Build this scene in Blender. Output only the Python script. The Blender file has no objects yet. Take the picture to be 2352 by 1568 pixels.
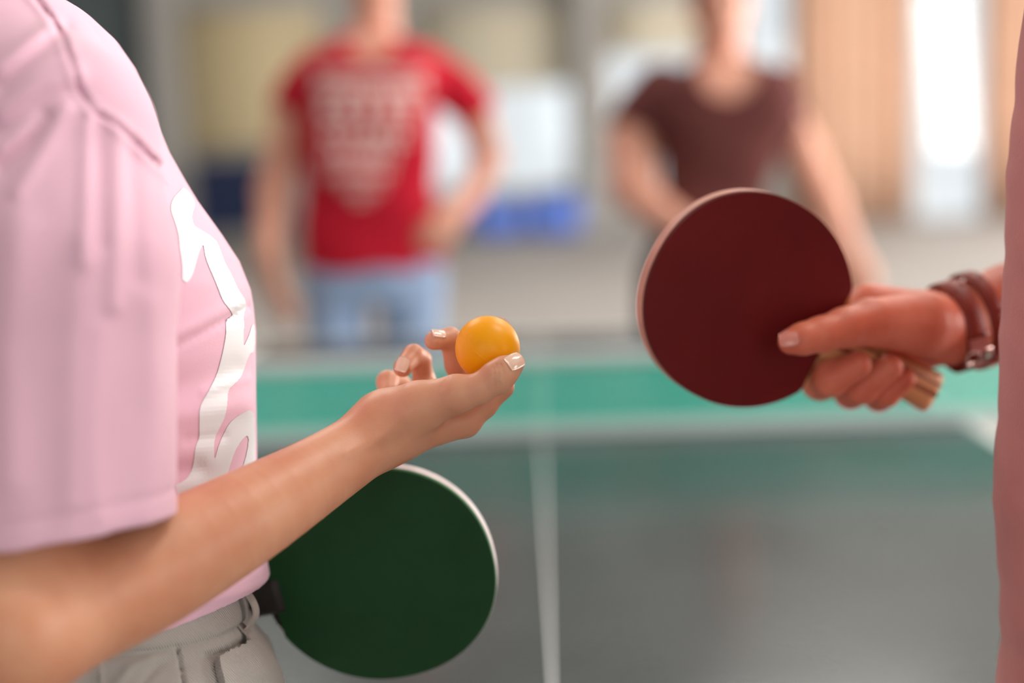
import bpy, bmesh, math, random
import numpy as np
from mathutils import Vector, Matrix
from mathutils.bvhtree import BVHTree

random.seed(7)
rng = np.random.default_rng(7)
scene = bpy.context.scene
COL = scene.collection

# ------------------------------------------------------------------ camera
FPX, CX, CY = 3267.0, 1176.0, 784.0            # focal length and centre in pixels of the 2352 x 1568 frame
PITCH, ROLL = math.radians(8.03), math.radians(2.1)
CAM = np.array([0.0, 0.0, 1.28])
Fv = np.array([0.0, math.cos(PITCH), -math.sin(PITCH)])
r0 = np.array([1.0, 0.0, 0.0]); u0 = np.array([0.0, math.sin(PITCH), math.cos(PITCH)])
Rv = math.cos(ROLL) * r0 - math.sin(ROLL) * u0
Uv = math.sin(ROLL) * r0 + math.cos(ROLL) * u0
cam = bpy.data.cameras.new('camera'); cam_ob = bpy.data.objects.new('camera', cam); COL.objects.link(cam_ob)
cam.sensor_width = 36.0; cam.lens = FPX / 2352.0 * 36.0
m = Matrix(((Rv[0], Uv[0], -Fv[0], CAM[0]), (Rv[1], Uv[1], -Fv[1], CAM[1]), (Rv[2], Uv[2], -Fv[2], CAM[2]), (0, 0, 0, 1)))
cam_ob.matrix_world = m
cam.clip_start = 0.05; cam.clip_end = 200
cam.dof.use_dof = True; cam.dof.focus_distance = 0.872; cam.dof.aperture_fstop = 1.75
scene.camera = cam_ob

# ------------------------------------------------------------------ world, lights, exposure
world = bpy.data.worlds.new('world'); scene.world = world; world.use_nodes = True
bg = world.node_tree.nodes['Background']; bg.inputs[0].default_value = (0.93, 0.96, 1.0, 1); bg.inputs[1].default_value = 0.9
scene.view_settings.view_transform = 'Standard'; scene.view_settings.look = 'None'
scene.view_settings.gamma = 1.0; scene.view_settings.use_curve_mapping = False
scene.view_settings.exposure = 0.2

def area(name, loc, target, sx, sy, power, col):
    l = bpy.data.lights.new(name, 'AREA'); l.shape = 'RECTANGLE'; l.size = sx; l.size_y = sy; l.energy = power; l.color = col
    o = bpy.data.objects.new(name, l); COL.objects.link(o); o.location = loc
    o.rotation_euler = (Vector(target) - Vector(loc)).to_track_quat('-Z', 'Y').to_euler()
    return o
# daylight entering by the tall windows of the right-hand wall
WIN_Y = (-2.2, 1.6, 5.4, 9.2, 13.0, 16.8)  # farthest window added to brighten the back wall and curtains
for wy, pw in zip(WIN_Y, (150, 380, 400, 360, 300, 180)):
    area('window_daylight', (8.35, wy, 2.3), (0.0, wy, 1.6), 2.4, 3.0, pw, (1.0, 0.96, 0.90))
# front fill from two unseen windows added behind the photographer
for wx in (-2.6, 2.6):
    area('window_daylight', (wx, -6.85, 2.3), (wx, 0.0, 1.6), 2.4, 3.0, 46, (0.96, 0.98, 1.0))

# ------------------------------------------------------------------ helpers
def s2l(c):
    return tuple(((v / 255.0) / 12.92 if v / 255.0 <= 0.04045 else ((v / 255.0 + 0.055) / 1.055) ** 2.4) for v in c)

def W(px, py, d):
    return CAM + ((px - CX) / FPX * d) * Rv - ((py - CY) / FPX * d) * Uv + d * Fv

def PC(px, py, d):                              # camera frame: x right, y down, depth
    return np.array([(px - CX) / FPX * d, (py - CY) / FPX * d, d])

def cam2world(a):
    a = np.asarray(a, float)
    return CAM + a[:, :1] * Rv - a[:, 1:2] * Uv + a[:, 2:3] * Fv

def ray_plane(px, py, axis, val):
    dvec = ((px - CX) / FPX) * Rv - ((py - CY) / FPX) * Uv + Fv
    return CAM + dvec * ((val - CAM[axis]) / dvec[axis])

def material(name, rgb, rough=0.6, spec=0.4, metal=0.0, var=0.0, vscale=8.0, bump=0.0, bscale=200.0, sss=0.0, sssr=(1, .35, .2), sheen=0.0,
             rgb2=None, transl=0.0, coat=0.0, detail=4.0, wave=None):
    mt = bpy.data.materials.new(name); mt.use_nodes = True
    nt = mt.node_tree; nd = nt.nodes; lk = nt.links; b = nd['Principled BSDF']
    c = s2l(rgb)
    b.inputs['Base Color'].default_value = (*c, 1); b.inputs['Roughness'].default_value = rough
    b.inputs['Specular IOR Level'].default_value = spec; b.inputs['Metallic'].default_value = metal
    if sss:
        b.inputs['Subsurface Weight'].default_value = sss; b.inputs['Subsurface Radius'].default_value = sssr
        b.inputs['Subsurface Scale'].default_value = 0.006
    if sheen:
        b.inputs['Sheen Weight'].default_value = sheen; b.inputs['Sheen Roughness'].default_value = 0.5
    if coat: b.inputs['Coat Weight'].default_value = coat
    tc = nd.new('ShaderNodeTexCoord')
    if var or rgb2:
        n = nd.new('ShaderNodeTexNoise'); n.inputs['Scale'].default_value = vscale; n.inputs['Detail'].default_value = detail
        lk.new(tc.outputs['Object'], n.inputs['Vector'])
        mx = nd.new('ShaderNodeMix'); mx.data_type = 'RGBA'
        rmp = nd.new('ShaderNodeMapRange'); rmp.inputs[1].default_value = 0.35; rmp.inputs[2].default_value = 0.65
        lk.new(n.outputs['Fac'], rmp.inputs[0]); lk.new(rmp.outputs[0], mx.inputs['Factor'])
        if rgb2: c2 = s2l(rgb2); a1 = c
        else:
            a1 = tuple(v * (1 - var) for v in c); c2 = tuple(min(1, v * (1 + var)) for v in c)
        mx.inputs['A'].default_value = (*a1, 1); mx.inputs['B'].default_value = (*c2, 1)
        lk.new(mx.outputs['Result'], b.inputs['Base Color'])
    if bump:
        bp = nd.new('ShaderNodeBump'); bp.inputs['Strength'].default_value = bump; bp.inputs['Distance'].default_value = 0.001
        if wave:
            n = nd.new('ShaderNodeTexWave'); n.inputs['Scale'].default_value = bscale; n.inputs['Distortion'].default_value = 1.2
            n.bands_direction = wave; n.inputs['Detail'].default_value = 2
        else:
            n = nd.new('ShaderNodeTexNoise'); n.inputs['Scale'].default_value = bscale; n.inputs['Detail'].default_value = 3
        lk.new(tc.outputs['Object'], n.inputs['Vector'])
        lk.new(n.outputs['Fac'], bp.inputs['Height']); lk.new(bp.outputs['Normal'], b.inputs['Normal'])
    if transl:
        t = nd.new('ShaderNodeBsdfTranslucent'); t.inputs['Color'].default_value = (*c, 1)
        ms = nd.new('ShaderNodeMixShader'); ms.inputs[0].default_value = transl
        out = nd['Material Output']
        lk.new(b.outputs[0], ms.inputs[1]); lk.new(t.outputs[0], ms.inputs[2]); lk.new(ms.outputs[0], out.inputs['Surface'])
    return mt

M = {}
M['floor'] = material('hall_floor', (150, 145, 142), 0.6, var=0.06, vscale=0.7)
M['wall'] = material('wall_paint', (158, 156, 152), 0.85, var=0.04, vscale=1.0)
M['wallr'] = material('wall_paint_warm', (205, 178, 158), 0.85, var=0.04, vscale=1.0)
M['ceil'] = material('ceiling_paint', (215, 213, 208), 0.9)
M['pillar'] = material('pillar_paint', (160, 158, 156), 0.8, var=0.03, vscale=3)
M['darkpanel'] = material('dark_panel', (84, 94, 98), 0.7, var=0.06, vscale=2)
M['blind'] = material('cream_blind', (228, 214, 184), 0.8, transl=0.55, var=0.0)
M['blind2'] = material('ivory_blind', (236, 228, 212), 0.8, transl=0.6)
M['frame'] = material('window_frame', (205, 205, 205), 0.5)
M['curtain'] = material('peach_curtain', (238, 200, 174), 0.85, transl=0.3, var=0.05, vscale=3)  # peach base colour carries the warm flare tint
M['navy'] = material('navy_board', (16, 30, 66), 0.5, var=0.08, vscale=4)
M['greymetal'] = material('grey_metal', (92, 98, 100), 0.45, metal=0.4)
M['blue'] = material('blue_vinyl', (92, 126, 216), 0.45, var=0.1, vscale=6)
M['black'] = material('black_rubber', (22, 22, 24), 0.6)
M['tabletop'] = material('table_top', (56, 64, 66), 0.2, 0.28, var=0.16, vscale=7, detail=6)
M['line'] = material('table_line', (235, 238, 240), 0.4)
M['netcord'] = material('net_cord', (128, 240, 228), 0.7, transl=0.5)
M['tape'] = material('net_tape', (246, 248, 250), 0.7, transl=0.4)
M['pink'] = material('pink_jersey', (234, 188, 208), 0.9, 0.2, sheen=0.25, var=0.025, vscale=18, bump=0.12, bscale=900)
M['print'] = material('white_print', (232, 233, 238), 0.55, 0.3)
M['seam'] = material('pink_seam', (222, 160, 184), 0.9, 0.2)
M['mauve'] = material('rose_jersey', (214, 138, 136), 0.9, 0.2, sheen=0.2, var=0.05, vscale=22, bump=0.3, bscale=500)  # rose tone brightened to hold the red flare haze in its colour
M['skin'] = material('tan_skin', (214, 156, 124), 0.42, 0.4, sss=0.2, rgb2=(204, 138, 106), vscale=26, bump=0.10, bscale=850)
M['skin2'] = material('warm_skin', (226, 128, 100), 0.48, 0.4, sss=0.2, rgb2=(210, 106, 80), vscale=26, bump=0.10, bscale=700)  # skin reddened and brightened, the flare's glow put into the base colour
M['skin3'] = material('light_skin', (214, 154, 132), 0.5, 0.4, sss=0.15, var=0.06, vscale=14)
M['nail'] = material('nail_polish', (236, 196, 174), 0.16, 0.6, coat=0.6)
M['nail2'] = material('bare_nail', (222, 140, 124), 0.25, 0.5, coat=0.3)
M['ball'] = material('orange_ball', (255, 170, 0), 0.38, 0.3, var=0.03, vscale=60, bump=0.05, bscale=700)
M['pants'] = material('beige_twill', (182, 178, 172), 0.9, 0.15, sheen=0.15, var=0.05, vscale=30, bump=0.55, bscale=260, wave='DIAGONAL')
M['strap'] = material('beige_tape', (176, 168, 162), 0.85)
M['grn'] = material('green_rubber', (18, 64, 30), 0.55, 0.25, var=0.12, vscale=20, bump=0.08, bscale=1500)
M['grnsponge'] = material('green_sponge', (52, 150, 76), 0.8)
M['redr'] = material('red_rubber', (104, 14, 16), 0.5, 0.3, var=0.10, vscale=16, bump=0.08, bscale=1500)
M['redsponge'] = material('dark_sponge', (70, 28, 26), 0.8)
M['edge'] = material('edge_tape', (205, 196, 196), 0.55, var=0.1, vscale=60)
M['rim'] = material('bare_rim', (206, 150, 134), 0.55, var=0.1, vscale=60)
M['wood'] = material('pale_wood', (214, 150, 104), 0.5, var=0.1, vscale=14)
M['wood2'] = material('brown_wood', (150, 84, 50), 0.5, var=0.1, vscale=14)
M['darkwood'] = material('dark_handle', (34, 28, 26), 0.5)
M['leather'] = material('red_leather', (140, 50, 36), 0.5, 0.4, var=0.12, vscale=60, bump=0.3, bscale=500)
M['steel'] = material('pale_metal', (226, 190, 182), 0.28, metal=0.9)
M['red'] = material('red_cotton', (184, 24, 46), 0.9, 0.2, var=0.06, vscale=8)
M['redprint'] = material('faded_print', (246, 212, 206), 0.8)
M['brown'] = material('brown_cotton', (96, 52, 50), 0.9, 0.2, var=0.06, vscale=8)
M['jeans'] = material('light_denim', (150, 172, 206), 0.9, 0.2, var=0.12, vscale=9)
M['darkjeans'] = material('maroon_trousers', (58, 26, 28), 0.9, 0.2)
M['hair'] = material('dark_hair', (52, 28, 24), 0.55)
M['shoe'] = material('white_shoe', (210, 210, 208), 0.6)
M['eye'] = material('eye_dark', (40, 26, 22), 0.2)
M['lip'] = material('lip', (190, 100, 92), 0.5)
gm = bpy.data.materials.new('window_glass'); gm.use_nodes = True
_n = gm.node_tree.nodes; _l = gm.node_tree.links
_t = _n.new('ShaderNodeBsdfTransparent'); _t.inputs[0].default_value = (0.96, 0.98, 0.98, 1)
_g = _n.new('ShaderNodeBsdfGlossy'); _g.inputs['Roughness'].default_value = 0.05
_x = _n.new('ShaderNodeMixShader'); _x.inputs[0].default_value = 0.06
_l.new(_t.outputs[0], _x.inputs[1]); _l.new(_g.outputs[0], _x.inputs[2]); _l.new(_x.outputs[0], _n['Material Output'].inputs['Surface'])
M['glass'] = gm

def link(name, me, mat, parent=None, smooth=True):
    o = bpy.data.objects.new(name, me); COL.objects.link(o)
    if mat is not None and len(me.materials) == 0: me.materials.append(mat)
    if smooth and len(me.polygons): me.polygons.foreach_set('use_smooth', [True] * len(me.polygons))
    if parent is not None: o.parent = parent
    return o

def pymesh(name, verts, faces, mat, parent=None, smooth=True):
    me = bpy.data.meshes.new(name); me.from_pydata([tuple(map(float, v)) for v in verts], [], [tuple(map(int, f)) for f in faces]); me.update()
    return link(name, me, mat, parent, smooth)

def tag(o, label, cat, group=None, kind=None):
    o['label'] = label; o['category'] = cat
    if group: o['group'] = group
    if kind: o['kind'] = kind
    return o

def struct(o):
    o['kind'] = 'structure'; return o

def empty(name, loc=(0, 0, 0)):
    o = bpy.data.objects.new(name, None); COL.objects.link(o); o.empty_display_size = 0.1
    o.location = loc
    return o

def adopt(root, *obs):                          # parent meshes built in world coordinates to an Empty that has its own place
    for o in obs:
        o.parent = root; o.matrix_parent_inverse = Matrix.Translation(root.location).inverted()

def bm_box(bm, lo, hi, rot=None):
    vs = [bm.verts.new((x, y, z)) for x in (lo[0], hi[0]) for y in (lo[1], hi[1]) for z in (lo[2], hi[2])]
    for f in ((0, 1, 3, 2), (4, 6, 7, 5), (0, 4, 5, 1), (2, 3, 7, 6), (0, 2, 6, 4), (1, 5, 7, 3)):
        bm.faces.new([vs[i] for i in f])
    return vs

def box(name, lo, hi, mat, parent=None, bevel=0.0, mtx=None):
    bm = bmesh.new(); bm_box(bm, lo, hi)
    if bevel: bmesh.ops.bevel(bm, geom=bm.edges[:], offset=bevel, segments=2, affect='EDGES', profile=0.6)
    bmesh.ops.recalc_face_normals(bm, faces=bm.faces[:])
    if mtx is not None: bm.transform(mtx)
    me = bpy.data.meshes.new(name); bm.to_mesh(me); bm.free()
    return link(name, me, mat, parent, smooth=False)

def boxes(name, lst, mat, parent=None, mtx=None):
    bm = bmesh.new()
    for lo, hi in lst: bm_box(bm, lo, hi)
    bmesh.ops.recalc_face_normals(bm, faces=bm.faces[:])
    if mtx is not None: bm.transform(mtx)
    me = bpy.data.meshes.new(name); bm.to_mesh(me); bm.free()
    return link(name, me, mat, parent, smooth=False)

def tube(name, pts, rad, mat, parent=None, n=10, closed=False):
    pts = [np.asarray(p, float) for p in pts]; V = []; Fc = []
    k = len(pts)
    for i, p in enumerate(pts):
        a = pts[(i - 1) % k] if (closed or i > 0) else pts[i]; b = pts[(i + 1) % k] if (closed or i < k - 1) else pts[i]
        t = b - a; t /= (np.linalg.norm(t) + 1e-12)
        ref = np.array([0, 0, 1.0]) if abs(t[2]) < 0.9 else np.array([1.0, 0, 0])
        u = np.cross(ref, t); u /= np.linalg.norm(u); v = np.cross(t, u)
        r = rad[i] if hasattr(rad, '__len__') else rad
        for j in range(n):
            an = 2 * math.pi * j / n
            V.append(p + r * (math.cos(an) * u + math.sin(an) * v))
    for i in range(k if closed else k - 1):
        for j in range(n):
            i2 = (i + 1) % k
            Fc.append((i * n + j, i * n + (j + 1) % n, i2 * n + (j + 1) % n, i2 * n + j))
    if not closed:
        Fc.append(tuple(range(n))[::-1]); Fc.append(tuple((k - 1) * n + j for j in range(n)))
    return pymesh(name, V, Fc, mat, parent)

# ---- implicit surfaces (smooth unions of tapered capsules) meshed by surface nets
def seg(p, a, b, ra, rb):
    ab = b - a; L = float(ab @ ab) + 1e-12
    t = np.clip(((p - a) @ ab) / L, 0, 1).astype(np.float32)
    q = p - a - t[:, None] * ab.astype(np.float32)
    return np.sqrt(np.einsum('ij,ij->i', q, q)) - (ra + t * (rb - ra))

def smin(a, b, k):
    h = np.maximum(k - np.abs(a - b), 0) / np.maximum(k, 1e-9)
    return np.minimum(a, b) - h * h * k * 0.25

def chain(p, pts, k=0.0):
    d = None
    for (a, ra), (b, rb) in zip(pts[:-1], pts[1:]):
        s = seg(p, a, b, ra, rb)
        d = s if d is None else (smin(d, s, k) if k else np.minimum(d, s))
    return d

def dense(pts, n=5):
    P = [np.append(np.asarray(p, float), r) for p, r in pts]; ext = [2 * P[0] - P[1]] + P + [2 * P[-1] - P[-2]]; out = []
    for i in range(1, len(ext) - 2):
        a, b, c, d = ext[i - 1:i + 3]
        for t in np.linspace(0, 1, n, endpoint=False): out.append(0.5 * (2 * b + (c - a) * t + (2 * a - 5 * b + 4 * c - d) * t * t + (3 * b - a - 3 * c + d) * t ** 3))
    out.append(P[-1]); return [(q[:3].astype(np.float32), float(q[3])) for q in out]

def ell(p, c, r):
    r = np.asarray(r, np.float32)
    q = (p - np.asarray(c, np.float32)) / r
    n = np.sqrt(np.einsum('ij,ij->i', q, q))
    g = q / r
    gn = np.sqrt(np.einsum('ij,ij->i', g, g)) + 1e-9
    return n * (n - 1.0) / gn

def surface_net(fn, lo, hi, h, coarse=4):
    lo = np.asarray(lo, float); hi = np.asarray(hi, float)
    H = h * coarse
    nc = np.ceil((hi - lo) / H).astype(int) + 1
    ax = [lo[i] + (np.arange(nc[i]) + 0.5 - 0.5 / coarse) * H for i in range(3)]
    g = np.stack(np.meshgrid(*ax, indexing='ij'), -1).reshape(-1, 3).astype(np.float32)
    cv = fn(g).reshape(nc)
    f = np.repeat(np.repeat(np.repeat(cv, coarse, 0), coarse, 1), coarse, 2).astype(np.float32)
    idx = np.argwhere(np.abs(f) < H * 1.9)
    pts = (lo + idx * h).astype(np.float32)
    vals = np.empty(len(pts), np.float32)
    for s in range(0, len(pts), 400000): vals[s:s + 400000] = fn(pts[s:s + 400000])
    f[idx[:, 0], idx[:, 1], idx[:, 2]] = vals
    f[0] = f[-1] = 1; f[:, 0] = f[:, -1] = 1; f[:, :, 0] = f[:, :, -1] = 1
    ins = f < 0
    n = np.array(f.shape)
    cnt = np.zeros(n - 1, np.int8)
    for dx in (0, 1):
        for dy in (0, 1):
            for dz in (0, 1): cnt += ins[dx:n[0] - 1 + dx, dy:n[1] - 1 + dy, dz:n[2] - 1 + dz]
    act = (cnt > 0) & (cnt < 8)
    ci = np.argwhere(act)
    vid = np.full(act.shape, -1, np.int64); vid[act] = np.arange(len(ci))
    acc = np.zeros((len(ci), 3)); wt = np.zeros(len(ci))
    for axis in range(3):
        o1, o2 = [a for a in range(3) if a != axis]
        for e1 in (0, 1):
            for e2 in (0, 1):
                a = ci.copy(); a[:, o1] += e1; a[:, o2] += e2
                b = a.copy(); b[:, axis] += 1
                fa = f[a[:, 0], a[:, 1], a[:, 2]]; fb = f[b[:, 0], b[:, 1], b[:, 2]]
                mk = (fa < 0) != (fb < 0)
                t = np.where(mk, fa / np.where(mk, fa - fb, 1), 0)
                pos = a.astype(float); pos[:, axis] += t
                acc[mk] += pos[mk]; wt[mk] += 1
    V = lo + (acc / wt[:, None]) * h
    quads = []
    for axis in range(3):
        o1, o2 = (axis + 1) % 3, (axis + 2) % 3
        sl0 = [slice(1, -1)] * 3; sl1 = [slice(1, -1)] * 3
        sl0[axis] = slice(0, n[axis] - 1); sl1[axis] = slice(1, n[axis])
        A = ins[tuple(sl0)]; B = ins[tuple(sl1)]
        for flip, mk in ((False, A & ~B), (True, ~A & B)):
            e = np.argwhere(mk)
            if not len(e): continue
            e = e.copy(); e[:, o1] += 1; e[:, o2] += 1
            q = []
            for s1, s2 in ((-1, -1), (0, -1), (0, 0), (-1, 0)):
                c = e.copy(); c[:, o1] += s1; c[:, o2] += s2
                q.append(vid[c[:, 0], c[:, 1], c[:, 2]])
            q = np.stack(q, 1)
            quads.append(q[:, ::-1] if flip else q)
    Q = np.concatenate(quads)
    # one Newton step on to the true surface
    V32 = V.astype(np.float32); e = np.float32(h * 0.5)
    for _ in range(2):
        d = fn(V32); gr = np.stack([fn(V32 + e * np.eye(3, dtype=np.float32)[i]) - fn(V32 - e * np.eye(3, dtype=np.float32)[i]) for i in range(3)], 1) / (2 * e)
        g2 = np.maximum(np.einsum('ij,ij->i', gr, gr), 0.25)
        st = np.clip(d / g2, -0.6 * h, 0.6 * h)
        V32 = V32 - st[:, None] * gr
    return V32.astype(float), Q

def raw_mesh(name, V, Q):
    me = bpy.data.meshes.new(name)
    me.vertices.add(len(V)); me.vertices.foreach_set('co', np.ascontiguousarray(V, np.float32).ravel())
    me.loops.add(Q.size); me.loops.foreach_set('vertex_index', np.ascontiguousarray(Q, np.int32).ravel())
    me.polygons.add(len(Q)); me.polygons.foreach_set('loop_start', np.arange(0, Q.size, 4, dtype=np.int32))
    me.update(calc_edges=True); me.validate()
    return me

def implicit(name, pieces, mat, parent, camframe):
    """pieces: list of (fn, lo, hi, voxel); all go into ONE mesh"""
    VV = []; QQ = []; off = 0
    for fn, lo, hi, h in pieces:
        V, Q = surface_net(fn, lo, hi, h)
        if camframe:
            V = cam2world(V); Q = Q[:, ::-1]
        VV.append(V); QQ.append(Q + off); off += len(V)
    V = np.concatenate(VV); Q = np.concatenate(QQ)
    me = raw_mesh(name, V, Q)
    bm = bmesh.new(); bm.from_mesh(me); bmesh.ops.recalc_face_normals(bm, faces=bm.faces[:]); bm.to_mesh(me); bm.free()
    o = link(name, me, mat)
    if parent is not None: adopt(parent, o)
    return o

def bounds(chains, pad):
    a = np.array([np.asarray(p) for c in chains for p, r in c]); r = max(r for c in chains for p, r in c)
    return a.min(0) - r - pad, a.max(0) + r + pad

def K(px, py, d, rpx):                          # joint given as pixel, depth and apparent radius
    return (PC(px, py, d).astype(np.float32), rpx * d / FPX)
def KW(px, py, d, rpx):
    return (W(px, py, d).astype(np.float32), rpx * d / FPX)

def proj(p):
    return p[:, 0] / p[:, 2] * FPX + CX, p[:, 1] / p[:, 2] * FPX + CY

def polyline_dist(x, y, pts):
    d = np.full(x.shape, 1e9, np.float32)
    for (ax, ay), (bx, by) in zip(pts[:-1], pts[1:]):
        vx, vy = bx - ax, by - ay; L = vx * vx + vy * vy + 1e-9
        t = np.clip(((x - ax) * vx + (y - ay) * vy) / L, 0, 1)
        d = np.minimum(d, np.hypot(x - ax - t * vx, y - ay - t * vy))
    return d

def nail(name, centre, normal, along, length, width, mat, parent, thick=0.0006, curve=0.35):
    nrm = np.asarray(normal, float); nrm /= np.linalg.norm(nrm)
    al = np.asarray(along, float); al -= nrm * (al @ nrm); al /= np.linalg.norm(al); sd = np.cross(nrm, al)
    V = []; Fc = []; nu, nv = 11, 11
    for lay in (0, 1):
        for i in range(nu):
            u = -1 + 2 * i / (nu - 1)
            for j in range(nv):
                v = -1 + 2 * j / (nv - 1)
                uu = u * (1 - 0.10 * abs(v) ** 3); vv = v * (1 - 0.16 * abs(u) ** 3)
                p = centre + al * (uu * length / 2) + sd * (vv * width / 2) - nrm * (curve * width * 0.5 * vv * vv + 0.10 * length * uu * uu * 0.5)
                V.append(p + nrm * (thick if lay else -thick))
    for lay in (0, 1):
        for i in range(nu - 1):
            for j in range(nv - 1):
                a = lay * nu * nv + i * nv + j; q = (a, a + 1, a + nv + 1, a + nv)
                Fc.append(q if lay else q[::-1])
    N = nu * nv
    ring = [i * nv for i in range(nu)] + [(nu - 1) * nv + j for j in range(1, nv)] + [i * nv + nv - 1 for i in range(nu - 2, -1, -1)] + [j for j in range(nv - 2, 0, -1)]
    for a, b in zip(ring, ring[1:] + ring[:1]): Fc.append((a, b, b + N, a + N))
    o = pymesh(name, V, Fc, mat)
    adopt(parent, o) if parent.type == 'EMPTY' else setattr(o, 'parent', parent)
    return o

#STRUCTURE
# ------------------------------------------------------------------ the hall
XL, XR, YB, YF, ZC = -8.0, 8.5, 20.0, -7.0, 5.5
struct(box('floor', (XL, YF, -0.1), (XR, YB, 0.0), M['floor']))
struct(box('ceiling', (XL, YF, ZC), (XR, YB, ZC + 0.1), M['ceil']))
struct(box('wall_left', (XL - 0.2, YF, 0), (XL, YB, ZC), M['wall']))

def wall_with_openings(name, horiz, fixed, t, u0_, u1_, ops, mat):
    us = sorted({u0_, u1_, *[o[0] for o in ops], *[o[1] for o in ops]})
    lst = []
    for a, b in zip(us[:-1], us[1:]):
        c = (a + b) / 2; hit = [o for o in ops if o[0] <= c <= o[1]]
        spans = [(0, ZC)]
        for o in hit:
            spans = [s for z0, z1 in spans for s in ((z0, min(z1, o[2])), (max(z0, o[3]), z1)) if s[1] - s[0] > 1e-4]
        for z0, z1 in spans:
            lst.append(((a, fixed, z0), (b, fixed + t, z1)) if horiz else ((fixed, a, z0), (fixed + t, b, z1)))
    return struct(boxes(name, lst, mat))

def bx(px): return float(ray_plane(px, 300, 1, YB)[0])
def bz(px, py): return float(ray_plane(px, py, 1, YB)[2])
ops = [(bx(425), bx(745), bz(600, 340), bz(600, 22)), (bx(985), bx(1318), bz(1150, 440), bz(1150, 14)), (bx(1398), bx(1600), bz(1500, 440), bz(1500, 8)),
       (bx(1712), bx(1822), bz(1770, 190), 4.4), (bx(2098), bx(2266), bz(2180, 512), 4.4)]
wall_with_openings('wall_back', True, YB, 0.25, XL, XR, ops, M['wall'])
wall_with_openings('wall_front', True, YF - 0.25, 0.25, XL, XR, [(x - 1.2, x + 1.2, 0.8, 3.8) for x in (-2.6, 2.6)], M['wall'])  # openings added for the front fill lights
wall_with_openings('wall_right', False, XR, 0.25, YF, YB, [(y - 1.2, y + 1.2, 0.8, 3.8) for y in WIN_Y], M['wallr'])

def window(n, o, horiz, fixed, mullions):
    a, b, z0, z1 = o; t = 0.06; r = 0.05
    def bb(u0, u1, za, zb, y0=0.02, y1=0.1): return ((u0, fixed + y0, za), (u1, fixed + y1, zb)) if horiz else ((fixed + y0, u0, za), (fixed + y1, u1, zb))
    lst = [bb(a, a + t, z0, z1), bb(b - t, b, z0, z1), bb(a + t, b - t, z0, z0 + t), bb(a + t, b - t, z1 - t, z1)]
    root = struct(boxes('window_%d' % n, lst, M['frame']))
    k = mullions + 1; w = (b - a - 2 * t) / k
    for i in range(k):
        u = a + t + i * w
        p = bb(u + 0.0, u + w, z0 + t, z1 - t, 0.055, 0.062)
        box('pane', p[0], p[1], M['glass'], root)
        if i: q = bb(u - r / 2, u + r / 2, z0 + t, z1 - t, 0.03, 0.09); box('mullion', q[0], q[1], M['frame'], root)
    return root
for i, o in enumerate(ops): window(i + 1, o, True, YB, 1 if o[1] - o[0] > 1.5 else 0)
for i, y in enumerate(WIN_Y): window(i + 6, (y - 1.2, y + 1.2, 0.8, 3.8), False, XR, 2)
for i, x in enumerate((-2.6, 2.6)): window(i + 12, (x - 1.2, x + 1.2, 0.8, 3.8), True, YF - 0.2, 2)  # unseen windows added behind the camera for front fill

def blind(o, zlow, mat, label):
    a, b, z0, z1 = o; V = []; Fc = []; n = 24
    for i in range(n + 1):
        z = z1 - (z1 - zlow) * i / n
        for x in (a - 0.05, b + 0.05): V.append((x, YB - 0.05 + 0.004 * math.sin(i * 2.1), z))
    for i in range(n): Fc.append((2 * i, 2 * i + 1, 2 * i + 3, 2 * i + 2))
    root = empty('roller_blind', ((a + b) / 2, YB - 0.05, z1))
    c = pymesh('blind_cloth', V, Fc, mat)
    sm = c.modifiers.new('t', 'SOLIDIFY'); sm.thickness = 0.003
    t = tube('bottom_rail', [(a - 0.05, YB - 0.05, zlow), (b + 0.05, YB - 0.05, zlow)], 0.012, M['frame'])
    rl = tube('roller', [(a - 0.07, YB - 0.06, z1 + 0.03), (b + 0.07, YB - 0.06, z1 + 0.03)], 0.03, M['frame'])
    adopt(root, c, t, rl); tag(root, label, 'blind')
blind(ops[0], ops[0][2] - 0.05, M['blind'], 'cream roller blind fully lowered left of the red-shirted person')
blind(ops[1], bz(1150, 200), M['blind2'], 'ivory roller blind half lowered between the two background people')
blind(ops[2], bz(1500, 120), M['blind2'], 'narrow ivory roller blind half lowered behind the brown-shirted person')

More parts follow.
